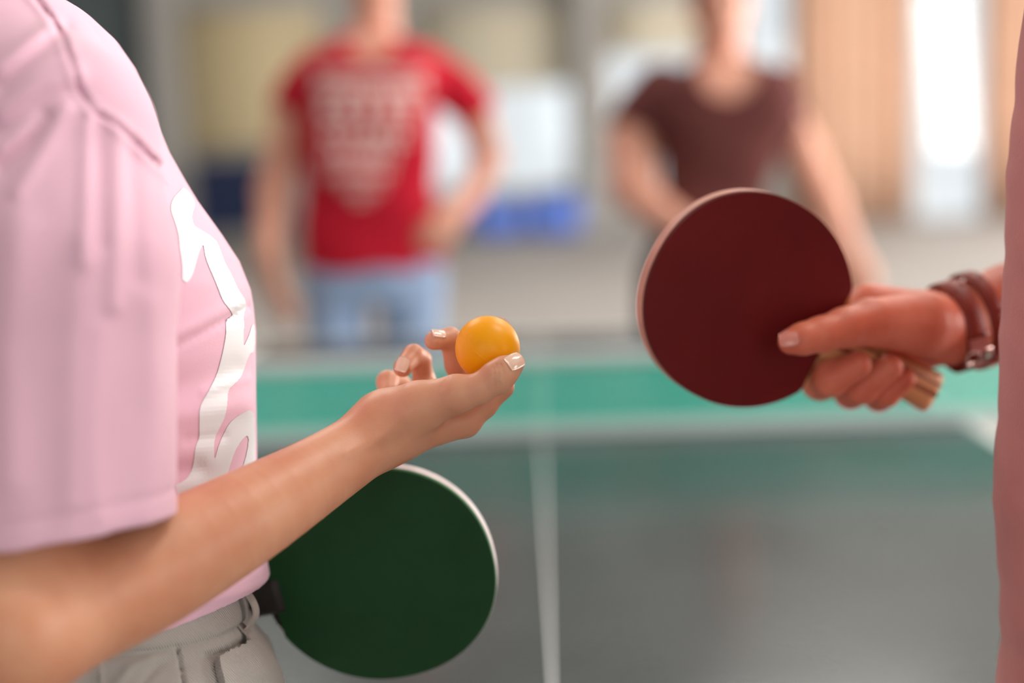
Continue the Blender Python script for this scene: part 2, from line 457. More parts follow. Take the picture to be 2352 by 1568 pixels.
LAMPS = [(2.4, 1.4), (-2.4, 5.2), (2.4, 5.2), (-2.4, 10.5), (2.4, 10.5)]  # unseen ceiling lamps, added for soft light from overhead
LNAME = {(2.4, 1.4): 'above the near end of the table', (-2.4, 5.2): 'left above the people beyond the table', (2.4, 5.2): 'right above the people beyond the table', (-2.4, 10.5): 'at the far left of the hall', (2.4, 10.5): 'at the far right of the hall'}
lm = bpy.data.materials.new('lamp_diffuser'); lm.use_nodes = True
lm.node_tree.nodes['Principled BSDF'].inputs['Emission Color'].default_value = (1, 0.97, 0.92, 1); lm.node_tree.nodes['Principled BSDF'].inputs['Emission Strength'].default_value = 2.0
for lx, ly in LAMPS:
    root = empty('ceiling_lamp', (lx, ly, ZC))
    hb = boxes('housing', [((lx - 0.9, ly - 0.4, ZC - 0.1), (lx + 0.9, ly - 0.36, ZC)), ((lx - 0.9, ly + 0.36, ZC - 0.1), (lx + 0.9, ly + 0.4, ZC)), ((lx - 0.9, ly - 0.36, ZC - 0.1), (lx - 0.86, ly + 0.36, ZC)), ((lx + 0.86, ly - 0.36, ZC - 0.1), (lx + 0.9, ly + 0.36, ZC))], M['frame'])
    df = box('diffuser', (lx - 0.86, ly - 0.36, ZC - 0.08), (lx + 0.86, ly + 0.36, ZC - 0.07), lm)
    adopt(root, hb, df); tag(root, 'white ceiling lamp panel ' + LNAME[(lx, ly)], 'lamp', 'ceiling lamp panels')
    area('lamp_light', (lx, ly, ZC - 0.12), (lx, ly, 0), 1.7, 0.7, 64, (1.0, 0.97, 0.92))

# pillars and dark panel against the back wall
def pillar(px0, px1, mat, name, label, cat, y0=19.4):
    x0, x1 = [float(ray_plane(p, 300, 1, y0)[0]) for p in (px0, px1)]
    root = empty(name, ((x0 + x1) / 2, y0, 0))
    b1 = box('shaft', (x0, y0, 0.0), (x1, YB - 0.0, ZC), mat, bevel=0.02)
    b2 = box('plinth', (x0 - 0.03, y0 - 0.03, 0.0), (x1 + 0.03, YB, 0.15), mat, bevel=0.01)
    adopt(root, b1, b2); tag(root, label, cat)
pillar(1327, 1388, M['pillar'], 'pillar', 'grey square pillar between the ivory blinds', 'pillar')
pillar(345, 410, M['pillar'], 'pillar', 'grey square pillar beside the cream blind', 'pillar')
pillar(130, 342, M['darkpanel'], 'wall_panel', 'dark slate grey wall panel behind the pink shirt', 'panel', 19.7)

def curtain(px0, px1, label, y=19.7, waves=None):
    x0, x1 = [float(ray_plane(p, 300, 1, y)[0]) for p in (px0, px1)]
    nw = waves or max(2, int((x1 - x0) / 0.22)); n = nw * 10; V = []; Fc = []
    zs = (0.03, 1.2, 2.5, 4.4, 4.7)
    for i in range(n + 1):
        t = i / n; amp = 0.055 * (1 + 0.3 * math.sin(t * 9))
        for z in zs: V.append((x0 + (x1 - x0) * t, y + amp * math.sin(t * nw * 2 * math.pi + 0.2 * math.sin(z * 2)), z))
    for i in range(n):
        for j in range(len(zs) - 1):
            a = i * len(zs) + j; Fc.append((a, a + 1, a + len(zs) + 1, a + len(zs)))
    root = empty('curtain', ((x0 + x1) / 2, y, 0))
    c = pymesh('curtain_cloth', V, Fc, M['curtain']); sm = c.modifiers.new('t', 'SOLIDIFY'); sm.thickness = 0.004
    r = tube('curtain_rod', [(x0 - 0.1, y, 4.74), (x1 + 0.1, y, 4.74)], 0.02, M['greymetal'])
    adopt(root, c, r); tag(root, label, 'curtain')
curtain(1836, 2092, 'wide peach curtain left of the tall bright window')
curtain(2272, 2480, 'peach curtain right of the tall bright window')

# folded navy table and blue bags at the back wall
x0, x1 = [float(ray_plane(p, 450, 1, 18.6)[0]) for p in (447, 668)]
zt, zb = float(ray_plane(550, 366, 1, 18.6)[2]), float(ray_plane(550, 532, 1, 18.6)[2])
root = empty('folded_table', ((x0 + x1) / 2, 18.6, 0))
pa = box('board', (x0, 18.55, zb), (x1, 18.58, zt), M['navy'], bevel=0.004); pb = box('board', (x0, 18.68, zb), (x1, 18.71, zt), M['navy'], bevel=0.004)
fr = []
for yy in (18.615, 18.645):
    fr.append(tube('support_frame', [(x0 + 0.05, yy, 0.08), (x0 + 0.05, yy, zt), (x0 + 0.22, yy, zt + 0.13), (x1 - 0.22, yy, zt + 0.15), (x1 - 0.05, yy, zt), (x1 - 0.05, yy, 0.08)], 0.022, M['greymetal']))
for xx in (x0 + 0.05, x1 - 0.05):
    for yy in (18.5, 18.76):
        fr.append(tube('castor', [(xx - 0.015, yy, 0.05), (xx + 0.015, yy, 0.05)], 0.05, M['black'], n=14))
    fr.append(box('foot_bar', (xx - 0.02, 18.48, 0.07), (xx + 0.02, 18.78, 0.1), M['greymetal']))
adopt(root, pa, pb, *fr); tag(root, 'folded navy blue table on a grey wheeled frame behind the red-shirted person', 'table')

def bag(px0, px1, pyt, label, y=19.3):
    x0, x1 = [float(ray_plane(p, 480, 1, y)[0]) for p in (px0, px1)]
    zt = float(ray_plane((px0 + px1) / 2, pyt, 1, y)[2]); c = ((x0 + x1) / 2, y); w = (x1 - x0) / 2; h = zt
    def fn(p):
        q = p - np.array([c[0], c[1], 0], np.float32)
        ax = np.abs(q[:, 0]) - (w - 0.14); az = np.abs(q[:, 2] - h / 2) - (h / 2 - 0.14); ay = np.abs(q[:, 1]) - 0.05
        d = np.sqrt(np.maximum(ax, 0) ** 2 + np.maximum(ay, 0) ** 2 + np.maximum(az, 0) ** 2) - 0.14
        return np.maximum(d + 0.012 * np.sin(q[:, 0] * 21) * np.sin(q[:, 2] * 17), -q[:, 2])
    root = empty('sports_bag', (c[0], c[1], 0))
    o = implicit('bag_body', [(fn, (x0 - .1, y - .3, -0.06), (x1 + .1, y + .3, zt + .1), 0.02)], M['blue'], root, False)
    hs = []
    for s in (-1, 1):
        hs.append(tube('bag_handle', [(c[0] - w * .4, y + s * .1, zt - .06), (c[0] - w * .3, y + s * .1, zt + .08), (c[0] + w * .3, y + s * .1, zt + .08), (c[0] + w * .4, y + s * .1, zt - .06)], 0.015, M['navy']))
    adopt(root, *hs); tag(root, label, 'bag')
bag(1085, 1205, 462, 'smaller blue sports bag on the floor beside the red-shirted person')
bag(1215, 1335, 448, 'larger bright blue sports bag on the floor before the pillar')

# ------------------------------------------------------------------ table tennis table
pn = ray_plane(1245, 1004, 2, 0.76); pf = ray_plane(1268, 1568, 2, 0.76)
axis = pn - pf; yaw = math.atan2(-axis[0], axis[1])
TM = Matrix.Translation(Vector((pn[0], pn[1], 0))) @ Matrix.Rotation(yaw, 4, 'Z')     # origin under the middle of the net
HL, HW, TH = 1.37, 0.7625, 0.76
tab = empty('table_tennis_table', (pn[0], pn[1], 0))
parts = []
for s, y0, y1 in ((0, -HL, -0.003), (1, 0.003, HL)):
    parts.append(box('table_half', (-HW, y0, TH - 0.025), (HW, y1, TH), M['tabletop'], bevel=0.003, mtx=TM))
lw = 0.02; e = 0.0008
for s in (-1, 1):
    parts.append(box('end_line', (-HW + lw, min(s * HL, s * (HL - lw)), TH - 0.0005), (HW - lw, max(s * HL, s * (HL - lw)), TH + e), M['line'], mtx=TM))
    parts.append(box('side_line', (min(s * HW, s * (HW - lw)), -HL, TH - 0.0005), (max(s * HW, s * (HW - lw)), HL, TH + e), M['line'], mtx=TM))
parts.append(box('centre_line', (-0.0015, -HL + lw, TH - 0.0005), (0.0015, HL - lw, TH + e), M['line'], mtx=TM))
for sx in (-1, 1):
    parts.append(box('apron', (sx * 0.66 - 0.02, -HL + 0.06, TH - 0.085), (sx * 0.66 + 0.02, HL - 0.06, TH - 0.026), M['greymetal'], mtx=TM))
    for y in (-1.1, -0.3, 0.3, 1.1):
        parts.append(box('leg', (sx * 0.62 - 0.02, y - 0.02, 0.0), (sx * 0.62 + 0.02, y + 0.02, TH - 0.026), M['greymetal'], mtx=TM))
for y in (-HL + 0.08, HL - 0.08):
    parts.append(box('apron', (-0.64, y - 0.02, TH - 0.085), (0.64, y + 0.02, TH - 0.026), M['greymetal'], mtx=TM))
adopt(tab, *parts); tag(tab, 'grey table tennis table with white lines across the hall', 'table')

net = empty('table_net', (pn[0], pn[1], TH)); np_ = []
NW, NH = 0.915, 0.1525
V = []
cords = []
x = -NW + 0.01
while x < NW: cords.append(((x - 0.0019, -0.0012, TH + 0.006), (x + 0.0019, 0.0012, TH + NH - 0.01))); x += 0.0085
z = TH + 0.012
while z < TH + NH - 0.012: cords.append(((-NW + 0.01, -0.001, z - 0.0019), (NW - 0.01, 0.001, z + 0.0019))); z += 0.0085
nm = boxes('mesh', cords, M['netcord'], mtx=TM); nm['kind'] = 'stuff'; np_.append(nm)
np_.append(box('top_tape', (-NW, -0.004, TH + NH - 0.023), (NW, 0.004, TH + NH), M['tape'], bevel=0.002, mtx=TM))
np_.append(box('bottom_tape', (-NW, -0.005, TH + 0.002), (NW, 0.005, TH + 0.026), M['tape'], bevel=0.002, mtx=TM))
for s in (-1, 1):
    np_.append(box('net_post', (s * NW - 0.012, -0.012, TH - 0.06), (s * NW + 0.012, 0.012, TH + NH + 0.004), M['greymetal'], bevel=0.003, mtx=TM))
    np_.append(box('clamp', (min(s * NW, s * 0.70), -0.02, TH - 0.06), (max(s * NW, s * 0.70), 0.02, TH - 0.026), M['greymetal'], bevel=0.003, mtx=TM))
adopt(net, *np_); tag(net, 'teal net with white tapes stretched across the grey table', 'net')

#PADDLES
# ------------------------------------------------------------------ paddles
def paddle(name, centre, axis, normal, half_w, half_l, rub_front, sponge, rub_back, hmat, label, hl=0.10, throat=None, edge_t=0.0065, stripes=True, wmat=None, edge_mat=None):
    """centre: middle of the blade; axis towards the handle end; normal towards the viewer side"""
    ax = np.asarray(axis, float); ax /= np.linalg.norm(ax)
    n = np.asarray(normal, float); n -= ax * (n @ ax); n /= np.linalg.norm(n); sd = np.cross(n, ax)
    def outline(scale, cut=None, N=120):
        pts = []
        for i in range(N):
            t = 2 * math.pi * i / N
            c, s = math.cos(t), math.sin(t)
            u = half_l * scale * (abs(c) ** 0.93) * (1 if c > 0 else -1); v = half_w * scale * (abs(s) ** 0.93) * (1 if s > 0 else -1)
            if c > 0: v *= (1 - 0.10 * c * c); u *= 1.02
            pts.append((u, v))
        if cut is not None: pts = [(min(u, cut), v) for u, v in pts]
        return pts
    def slab(nm, pts, z0, z1, mat, bev=0.0006):
        bm = bmesh.new()
        lo = [bm.verts.new(tuple(centre + ax * u + sd * v + n * z0)) for u, v in pts]; hi = [bm.verts.new(tuple(centre + ax * u + sd * v + n * z1)) for u, v in pts]
        bmesh.ops.remove_doubles(bm, verts=bm.verts[:], dist=1e-6)
        lo = [v for v in lo if v.is_valid]; hi = [v for v in hi if v.is_valid]
        k = min(len(lo), len(hi))
        bm.faces.new(lo[::-1]); bm.faces.new(hi)
        for i in range(k): bm.faces.new((lo[i], lo[(i + 1) % k], hi[(i + 1) % k], hi[i]))
        bmesh.ops.recalc_face_normals(bm, faces=bm.faces[:])
        me = bpy.data.meshes.new(nm); bm.to_mesh(me); bm.free()
        return link(nm, me, mat, smooth=False)
    cut = throat if throat is not None else half_l * 0.83
    root = empty(name, tuple(centre + ax * (half_l + hl * 0.5)))
    obs = []
    wt = edge_t / 2
    obs.append(slab('blade', outline(1.0), -wt, wt, wmat or M['wood']))
    # edge tape: a thin band round the rim
    op = [p for p in outline(1.006) if p[0] < cut + 0.004]
    k0 = max(range(len(op)), key=lambda i: (np.hypot(op[i][0] - op[i - 1][0], op[i][1] - op[i - 1][1])))
    op = op[k0:] + op[:k0]
    V = []; Fc = []
    ip = [(u * 0.985, v * 0.985) for u, v in op]
    for (u, v), (u2, v2) in zip(op, ip):
        for (a, b, z) in ((u, v, -wt - 0.0022), (u, v, wt + 0.0006), (u2, v2, wt + 0.0006), (u2, v2, -wt - 0.0022)): V.append(centre + ax * a + sd * b + n * z)
    for i in range(len(op) - 1):
        for j in range(4): Fc.append((i * 4 + j, i * 4 + (j + 1) % 4, i * 4 + 4 + (j + 1) % 4, i * 4 + 4 + j))
    Fc += [(3, 2, 1, 0), tuple(len(V) - 4 + j for j in range(4))]
    obs.append(pymesh('edge_tape', V, Fc, edge_mat or M['edge'], smooth=False))
    obs.append(slab('sponge', outline(0.999, cut), wt, wt + 0.0019, sponge))
    obs.append(slab('rubber', outline(0.995, cut), wt + 0.0019, wt + 0.0034, rub_front))
    obs.append(slab('sponge', outline(0.985, cut), -wt - 0.0019, -wt, sponge))
    obs.append(slab('rubber', outline(0.978, cut), -wt - 0.0034, -wt - 0.0019, rub_back))
    # handle: flared, rounded, of strips
    L0 = half_l * 0.86; V = []; nseg = 16; ns = 20
    def hw(t): return 0.0125 + 0.0035 * t ** 3 + 0.002 * (1 - t) ** 3
    def ring(t, k=1.0, th=0.0112): return hw(t) * k, th * k * (0.72 + 0.28 * min(1, t * 4))
    h = []
    for i in range(ns + 1):
        t = i / ns; w, q = ring(t)
        for j in range(nseg):
            a = 2 * math.pi * j / nseg; c, s = math.cos(a), math.sin(a)
            h.append(centre + ax * (L0 + t * (half_l - L0 + hl)) + sd * (w * abs(c) ** 0.6 * (1 if c > 0 else -1)) + n * (q * abs(s) ** 0.6 * (1 if s > 0 else -1)))
    Fc = [(i * nseg + j, i * nseg + (j + 1) % nseg, (i + 1) * nseg + (j + 1) % nseg, (i + 1) * nseg + j) for i in range(ns) for j in range(nseg)]
    Fc += [tuple(range(nseg))[::-1], tuple(ns * nseg + j for j in range(nseg))]
    ho = pymesh('handle', h, Fc, hmat); obs.append(ho)
    if stripes:
        for v0, v1, mt in ((-0.0025, 0.0015, M['wood2']), (0.0062, 0.009, M['wood2'])):
            V = []; Fc = []
            for i in range(ns + 1):
                t = i / ns; w, q = ring(t)
                for v in (v0, v1):
                    for zz in (q * 0.3, q * 1.008 if abs(v) < 0.007 else q * 0.93): V.append(centre + ax * (L0 + t * (half_l - L0 + hl) + (0.0003 if i == ns else 0)) + sd * v + n * zz)
            for i in range(ns):
                a = i * 4; b = a + 4
                Fc += [(a + 1, a + 3, b + 3, b + 1), (a, a + 1, b + 1, b), (a + 2, b + 2, b + 3, a + 3)]
            Fc.append((ns * 4, ns * 4 + 1, ns * 4 + 3, ns * 4 + 2)); Fc.append((0, 2, 3, 1))
            so = pymesh('stripe', V, Fc, mt, smooth=False); so.parent = ho
    adopt(root, *obs)
    return tag(root, label, 'paddle')

def cdir(x, y, d):                               # camera-frame direction to world
    return x * Rv - y * Uv + d * Fv

RED_C = W(1716, 690, 0.985)
red_ax = cdir(0.913 * 0.92, 0.407 * 0.92, 0.39)
paddle('red_paddle', RED_C, red_ax, cdir(0.22, 0.20, -1.0), 0.0742, 0.0805, M['redr'], M['redsponge'], M['black'], M['wood'],
       'dark red paddle with a pale striped wooden handle gripped at the right', hl=0.092, throat=0.0685, edge_mat=M['rim'])
GRN_C = W(872, 1315, 0.965)
paddle('green_paddle', GRN_C, cdir(-0.98, 0.20, 0.10), cdir(-0.22, 0.30, -1.0), 0.0760, 0.0790, M['grn'], M['grnsponge'], M['black'], M['darkwood'],
       'dark green paddle with a black handle held low beside the pink shirt', hl=0.10, throat=0.0735, stripes=False, wmat=M['darkwood'])

# ------------------------------------------------------------------ ball
BC = W(1120, 799.5, 0.885); BR = 74.5 / FPX * 0.885
bm = bmesh.new(); bmesh.ops.create_uvsphere(bm, u_segments=160, v_segments=121, radius=BR)
for v in bm.verts:
    v.co *= 1 + 0.010 * math.exp(-(v.co.z / (BR * 0.022)) ** 2)
bm.transform(Matrix.Translation(Vector(BC)) @ Vector(cdir(-0.62, 0.71, 0.33)).to_track_quat('Z', 'Y').to_matrix().to_4x4())
me = bpy.data.meshes.new('ball'); bm.to_mesh(me); bm.free()
ball = link('table_tennis_ball', me, M['ball']); tag(ball, 'orange table tennis ball pinched between thumb and fingers', 'ball')

#WOMAN
# ------------------------------------------------------------------ person in the pink shirt
def B(px, py, dz, r): return K(px, py, 0.88 + dz / 1000.0, r)
p1 = empty('person', tuple(np.array([*(W(150, 784, 0.9)[:2]), 0.0])))
tag(p1, 'person in pink t-shirt and beige trousers offering a ball on the open hand', 'person')

FOREARM = [B(25, 1440, -160, 162), B(300, 1330, -112, 140), B(550, 1196, -70, 113), B(760, 1070, -25, 84), B(885, 985, 2, 74)]
FOREARM = dense(FOREARM)
UPPER = [B(25, 1440, -160, 158), B(5, 1200, -136, 146), B(90, 330, -110, 150)]
THUMB = [B(900, 968, -4, 72), B(962, 936, -12, 60), B(1050, 905, -20, 44), B(1098, 893, -23, 33), B(1142, 866, -23, 37), B(1162, 849, -22, 31), B(1183, 836, -21, 21)]
P_IDX = [B(890, 990, 4, 68), B(1000, 978, 6, 46), B(1068, 968, 8, 35)]
P_MID = [B(885, 985, 18, 66), B(1042, 955, 30, 36)]
P_RNG = [B(880, 975, 28, 62), B(1005, 945, 50, 34)]
P_PNK = [B(872, 962, 30, 60), B(960, 928, 66, 36)]
F_IDX = [B(1068, 968, 8, 34), B(1112, 930, 12, 29), B(1152, 888, 16, 27), B(1163, 838, 34, 23), B(1163, 800, 45, 22), B(1152, 756, 48, 19)]
F_MID = [B(1042, 955, 30, 34), B(1066, 884, 50, 27), B(1047, 838, 46, 24), B(1034, 778, 38, 25), B(997, 782, 28, 22)]
F_RNG = [B(1005, 945, 50, 32), B(974, 874, 66, 25), B(966, 826, 58, 23), B(950, 815, 52, 23), B(925, 844, 40, 22)]
F_PNK = [B(960, 928, 66, 30), B(918, 882, 82, 23), B(891, 877, 74, 25), B(889, 905, 62, 21)]
THUMB_CREASE = [((1140, 838), (1146, 862), (1146, 884)), ((1133, 842), (1138, 864), (1136, 890)), ((1150, 838), (1156, 856), (1154, 876))]
def arm_fn(p):
    fa = chain(p, FOREARM)
    fa = smin(fa, chain(p, UPPER), 0.02)
    palm = smin(chain(p, P_IDX), chain(p, P_MID), 0.006)
    palm = smin(palm, chain(p, P_RNG), 0.008); palm = smin(palm, chain(p, P_PNK), 0.010)
    palm = smin(palm, chain(p, THUMB, 0.004), 0.007)
    fing = smin(smin(chain(p, F_IDX, .003), chain(p, F_MID, .003), 0.0015), smin(chain(p, F_RNG, .003), chain(p, F_PNK, .003), 0.0015), 0.0015)
    d = smin(smin(fa, palm, 0.016), fing, 0.004)
    x, y = proj(p); near = p[:, 2] < 0.875
    for ln in THUMB_CREASE:
        q = polyline_dist(x, y, ln); d = d + np.where(near, 0.0008 * np.exp(-(q / 2.2) ** 2), 0)
    q = polyline_dist(x, y, ((1028, 868), (1020, 880), (1018, 892))); d = d + np.where(near, 0.0006 * np.exp(-(q / 3.0) ** 2), 0)
    # tendon ridge running from wrist to the thumb, hollow beside it
    q = polyline_dist(x, y, ((800, 1040), (880, 1000), (925, 955))); d = d - np.where(near, 0.0011 * np.exp(-(q / 16) ** 2), 0)
    q = polyline_dist(x, y, ((880, 1030), (960, 985), (1030, 950))); d = d + np.where(near, 0.0010 * np.exp(-(q / 20) ** 2), 0)
    return d
def arm_clip(x0, x1):
    def f(p): return np.maximum(np.maximum(arm_fn(p), p[:, 0] - x1), x0 - p[:, 0])
    return f
lo_h, hi_h = bounds([THUMB, P_IDX, P_PNK, F_IDX, F_MID, F_RNG, F_PNK], 0.006)
xs = float(PC(790, 0, 0.86)[0])
pieces = []
lo_a, hi_a = bounds([FOREARM, UPPER], 0.01)
def body_rest(p):                                # trunk, neck, head, legs and the other arm, seen by nobody but casting shade
    d = ell(p, PC(-60, 400, 0.915), (0.06, 0.17, 0.10)); d = smin(d, ell(p, PC(120, 1000, 0.945), (0.085, 0.22, 0.11)), 0.06)
    d = smin(d, chain(p, [(PC(-160, 0, 0.89), 0.045), (PC(-180, -420, 0.86), 0.048)]), 0.04)
    return d
L_UP = [K(20, 330, 1.03, 130), K(60, 900, 1.08, 125), K(180, 1380, 1.10, 118)]
L_FORE = [K(180, 1380, 1.10, 118), K(360, 1400, 1.06, 105), K(470, 1395, 1.03, 78)]
L_HAND = [K(470, 1395, 1.03, 76), K(520, 1385, 1.01, 55)]
L_FING = [[K(525, 1350 + 26 * i, 1.025, 26), K(560, 1352 + 20 * i, 1.005, 23), K(566, 1350 + 14 * i, 0.985, 21), K(545, 1350 + 14 * i, 0.972, 19)] for i in range(4)]
L_TH = [K(490, 1350, 1.0, 34), K(550, 1335, 0.985, 26), K(592, 1338, 0.978, 20)]
def left_fn(p):
    d = smin(chain(p, L_UP), chain(p, L_FORE), 0.02); d = smin(d, chain(p, L_HAND), 0.012)
    f = None
    for c in L_FING: q = chain(p, c); f = q if f is None else smin(f, q, 0.0015)
    return smin(smin(d, f, 0.005), chain(p, L_TH), 0.006)
lo_l, hi_l = bounds([L_UP, L_FORE] + L_FING, 0.01)
lo_b = PC(-420, -620, 0.75); hi_b = PC(700, 1900, 1.1); lo_b = np.minimum(lo_b, [-0.5, -0.45, 0.75]); hi_b = np.maximum(hi_b, [-0.1, 0.25, 1.08])
lo_1 = np.minimum(lo_h, lo_a); hi_1 = np.maximum(hi_h, hi_a)
body1 = implicit('body', [(arm_fn, lo_1, hi_1, 0.0013), (left_fn, lo_l, hi_l, 0.004), (body_rest, lo_b, hi_b, 0.012)], M['skin'], p1, True)

# nails of the offering hand: centre pixel/depth, normal and length direction in the camera frame
def nail_cam(name, px, py, d, nrm, along, ln, wd, mat, par):
    c = W(px, py, d); o = nail(name, c, cdir(*nrm), cdir(*along), ln, wd, mat, par); return o
def kid(o, par):
    o.parent = par; o.matrix_parent_inverse = par.matrix_world.inverted() if False else Matrix.Identity(4); return o

def on_surface(fn, px, py, d0, d1):
    ds = np.linspace(d0, d1, 400); P = np.array([PC(px, py, d) for d in ds], np.float32); v = fn(P)
    i = np.argmax(v < 0); 
    return ds[i] if v[i] < 0 else (d0 + d1) / 2
NAILS = [(1183, 828, (0.42, -0.55, -0.72), (0.80, -0.55, 0.15), 0.0125, 0.0105),
         (1008, 764, (-0.10, -0.85, -0.52), (-0.92, 0.10, -0.35), 0.0095, 0.0080),
         (924, 836, (-0.35, -0.25, -0.90), (-0.25, 0.92, -0.2), 0.0105, 0.0082)]
for (px, py, nr, al, ln, wd) in NAILS:
    d = on_surface(arm_fn, px, py, 0.82, 0.97)
    P0 = PC(px, py, d).astype(np.float32); ee = np.float32(0.0015)
    nv = np.array([float(arm_fn((P0 + ee * np.eye(3, dtype=np.float32)[i])[None])[0] - arm_fn((P0 - ee * np.eye(3, dtype=np.float32)[i])[None])[0]) for i in range(3)]); nv /= np.linalg.norm(nv)
    c = W(px, py, d) + cdir(*nv) * 0.0005
    o = nail('fingernail', c, cdir(*nv), cdir(*al), ln, wd, M['nail'], p1); 
    o.parent = body1; o.matrix_parent_inverse = Matrix.Identity(4)
o = nail('fingernail', W(1161, 741, 0.932), cdir(0.5, -0.7, 0.5), cdir(-0.2, -0.95, 0), 0.0105, 0.0085, M['nail'], p1)
o.parent = body1; o.matrix_parent_inverse = Matrix.Identity(4)

# ---- pink t-shirt
def Y9(py): return (py - CY) / FPX * 0.9
def X9(px): return (px - CX) / FPX * 0.9
SH = np.array([(-150, -40, .030, .06), (-60, 20, .045, .085), (4, 112, .060, .115), (18, 170, .066, .125), (42, 216, .070, .13), (85, 262, .074, .14), (138, 298, .08, .145), (210, 330, .086, .148), (277, 352, .092, .15), (335, 376, .098, .15),
               (406, 416, .106, .15), (451, 443, .112, .15), (531, 500, .122, .15), (594, 541, .13, .148), (661, 567, .134, .147), (700, 573, .135, .146), (760, 578, .135, .145), (900, 576, .132, .14),
               (1070, 576, .128, .135), (1200, 580, .122, .13), (1290, 580, .116, .128), (1318, 598, .116, .128), (1345, 602, .116, .128), (1365, 588, .110, .125), (1500, 560, .1, .12)], float)
sY = Y9(SH[:, 0]); sX = X9(SH[:, 1] - 2)
S_AX = [(PC(36, 196, 0.80).astype(np.float32), .045), (PC(104, 330, 0.765).astype(np.float32), .058), (PC(102, 620, 0.745).astype(np.float32), .0680), (PC(102, 1330, 0.748).astype(np.float32), .0685)]
FOLDS = [  # polyline in pixels, amplitude in mm (+ out), width px
    (((0, 195), (60, 135), (150, 60)), -4.0, 20), (((0, 155), (110, 70)), 3.0, 22), (((0, 255), (90, 190), (170, 165)), 3.2, 26),
    (((0, 300), (80, 255), (180, 215)), -3.0, 22), (((0, 385), (60, 330), (105, 265)), -4.5, 16), (((0, 330), (70, 285), (150, 240)), 3.0, 24),
    (((40, 440), (110, 330), (150, 250)), 2.6, 20), (((195, 600), (200, 430), (205, 262)), 2.6, 20), (((230, 560), (228, 400), (225, 275)), -2.2, 16),
    (((262, 700), (272, 480), (272, 300)), 2.4, 20), (((315, 640), (310, 480), (300, 340)), -1.6, 20), (((170, 1150), (175, 800), (190, 560)), 1.6, 34),
    (((110, 1250), (100, 850), (120, 520)), -1.0, 46), (((270, 1280), (290, 900), (300, 640)), -0.9, 44), (((20, 1100), (10, 800), (40, 500)), 2.0, 40),
    (((225, 1180), (215, 1000), (230, 760)), 1.4, 26), (((345, 1190), (355, 950), (350, 700)), 1.4, 28)]
CHEST_FOLDS = [(((400, 795), (470, 760), (530, 728), (575, 700)), -2.2, 9), (((405, 770), (480, 730), (540, 700)), 1.6, 16), (((400, 890), (470, 870), (540, 850)), -2.2, 34),
               (((400, 960), (480, 945), (560, 930)), 1.6, 26), (((400, 1085), (450, 1075)), -3.0, 26), (((470, 900), (520, 880), (570, 870)), 0.9, 12), (((430, 1010), (510, 1000)), -1.0, 14)]
SEAM = ((70, -20), (110, 30), (147, 92), (168, 150), (180, 200), (214, 254), (268, 286), (321, 335), (365, 380), (392, 405))
def sleeve_d(p, grow=0.0):
    q = p.copy(); d = None
    for (a, ra), (b, rb) in zip(S_AX[:-1], S_AX[1:]):
        ab = b - a; t = np.clip(((p - a) @ ab) / float(ab @ ab), 0, 1)
        c = a + t[:, None] * ab; v = p - c
        v = v * np.array([1, 1, 1.15], np.float32)
        s = np.sqrt(np.einsum('ij,ij->i', v, v)) - (ra + t * (rb - ra) + grow)
        d = s if d is None else smin(d, s, 0.01)
    return d
def shirt_fn(p):
    Y = p[:, 1]
    e = np.interp(Y, sY, sX); a = np.interp(Y, sY, SH[:, 2]); b = np.interp(Y, sY, SH[:, 3])
    dc = 0.905 + 0.10 * Y
    u = (p[:, 0] - (e - a)) / a; v = (p[:, 2] - dc) / b
    n = np.sqrt(u * u + v * v) + 1e-9
    g = np.sqrt((u / a) ** 2 + (v / b) ** 2) / n + 1e-9
    tor = np.maximum((n - 1) / g, -0.06) * 0.92
    x, y = proj(p)
    front = (p[:, 2] < 0.91)
    for ln, am, w in CHEST_FOLDS:
        tor = tor - np.where(front, am * 0.001 * np.exp(-(polyline_dist(x, y, ln) / w) ** 2), 0)
    tor = np.maximum(tor, Y9(-150) - Y)
    # rolled hem
    hemY = Y9(1352) + (X9(606) - p[:, 0]) * 0.27
    tor = np.maximum(tor, Y - hemY)
    sl = sleeve_d(p)
    hs = p[:, 1] - (PC(0, 1262, 0.70)[1] - (x / 400.0) * (52 / FPX * 0.72) * np.where(x > 0, 1, 0.2) + 0.0004 * np.sin(x / 26.0))
    for ln, am, w in FOLDS:
        sl = sl - am * 0.001 * np.exp(-(polyline_dist(x, y, ln) / w) ** 2)
    # stitched cuff
    cuff = p[:, 1] - (PC(0, 1262 - 62, 0.70)[1] - (x / 400.0) * (52 / FPX * 0.72))
    sl = sl + 0.0010 * np.exp(-(cuff / 0.0022) ** 2)
    inner = np.maximum(sl + 0.005, -(Y - (PC(0, 880, 0.75)[1])))
    sl = np.maximum(np.maximum(sl, hs), -inner)
    k = np.interp(y, (300, 640), (0.040, 0.006)).astype(np.float32)
    d = smin(tor, sl, k)
    q = polyline_dist(x, y, SEAM)
    d = d + np.where(p[:, 2] < 0.86, 0.0030 * np.exp(-(q / 5.0) ** 2) - 0.0012 * np.exp(-((q - 12) / 7.0) ** 2), 0)
    return d
lo_s = np.array([-0.50, Y9(-160), 0.65]); hi_s = np.array([X9(640), Y9(1440), 1.08])
shirt1 = implicit('t_shirt', [(shirt_fn, lo_s, hi_s, 0.0024)], M['pink'], p1, True)

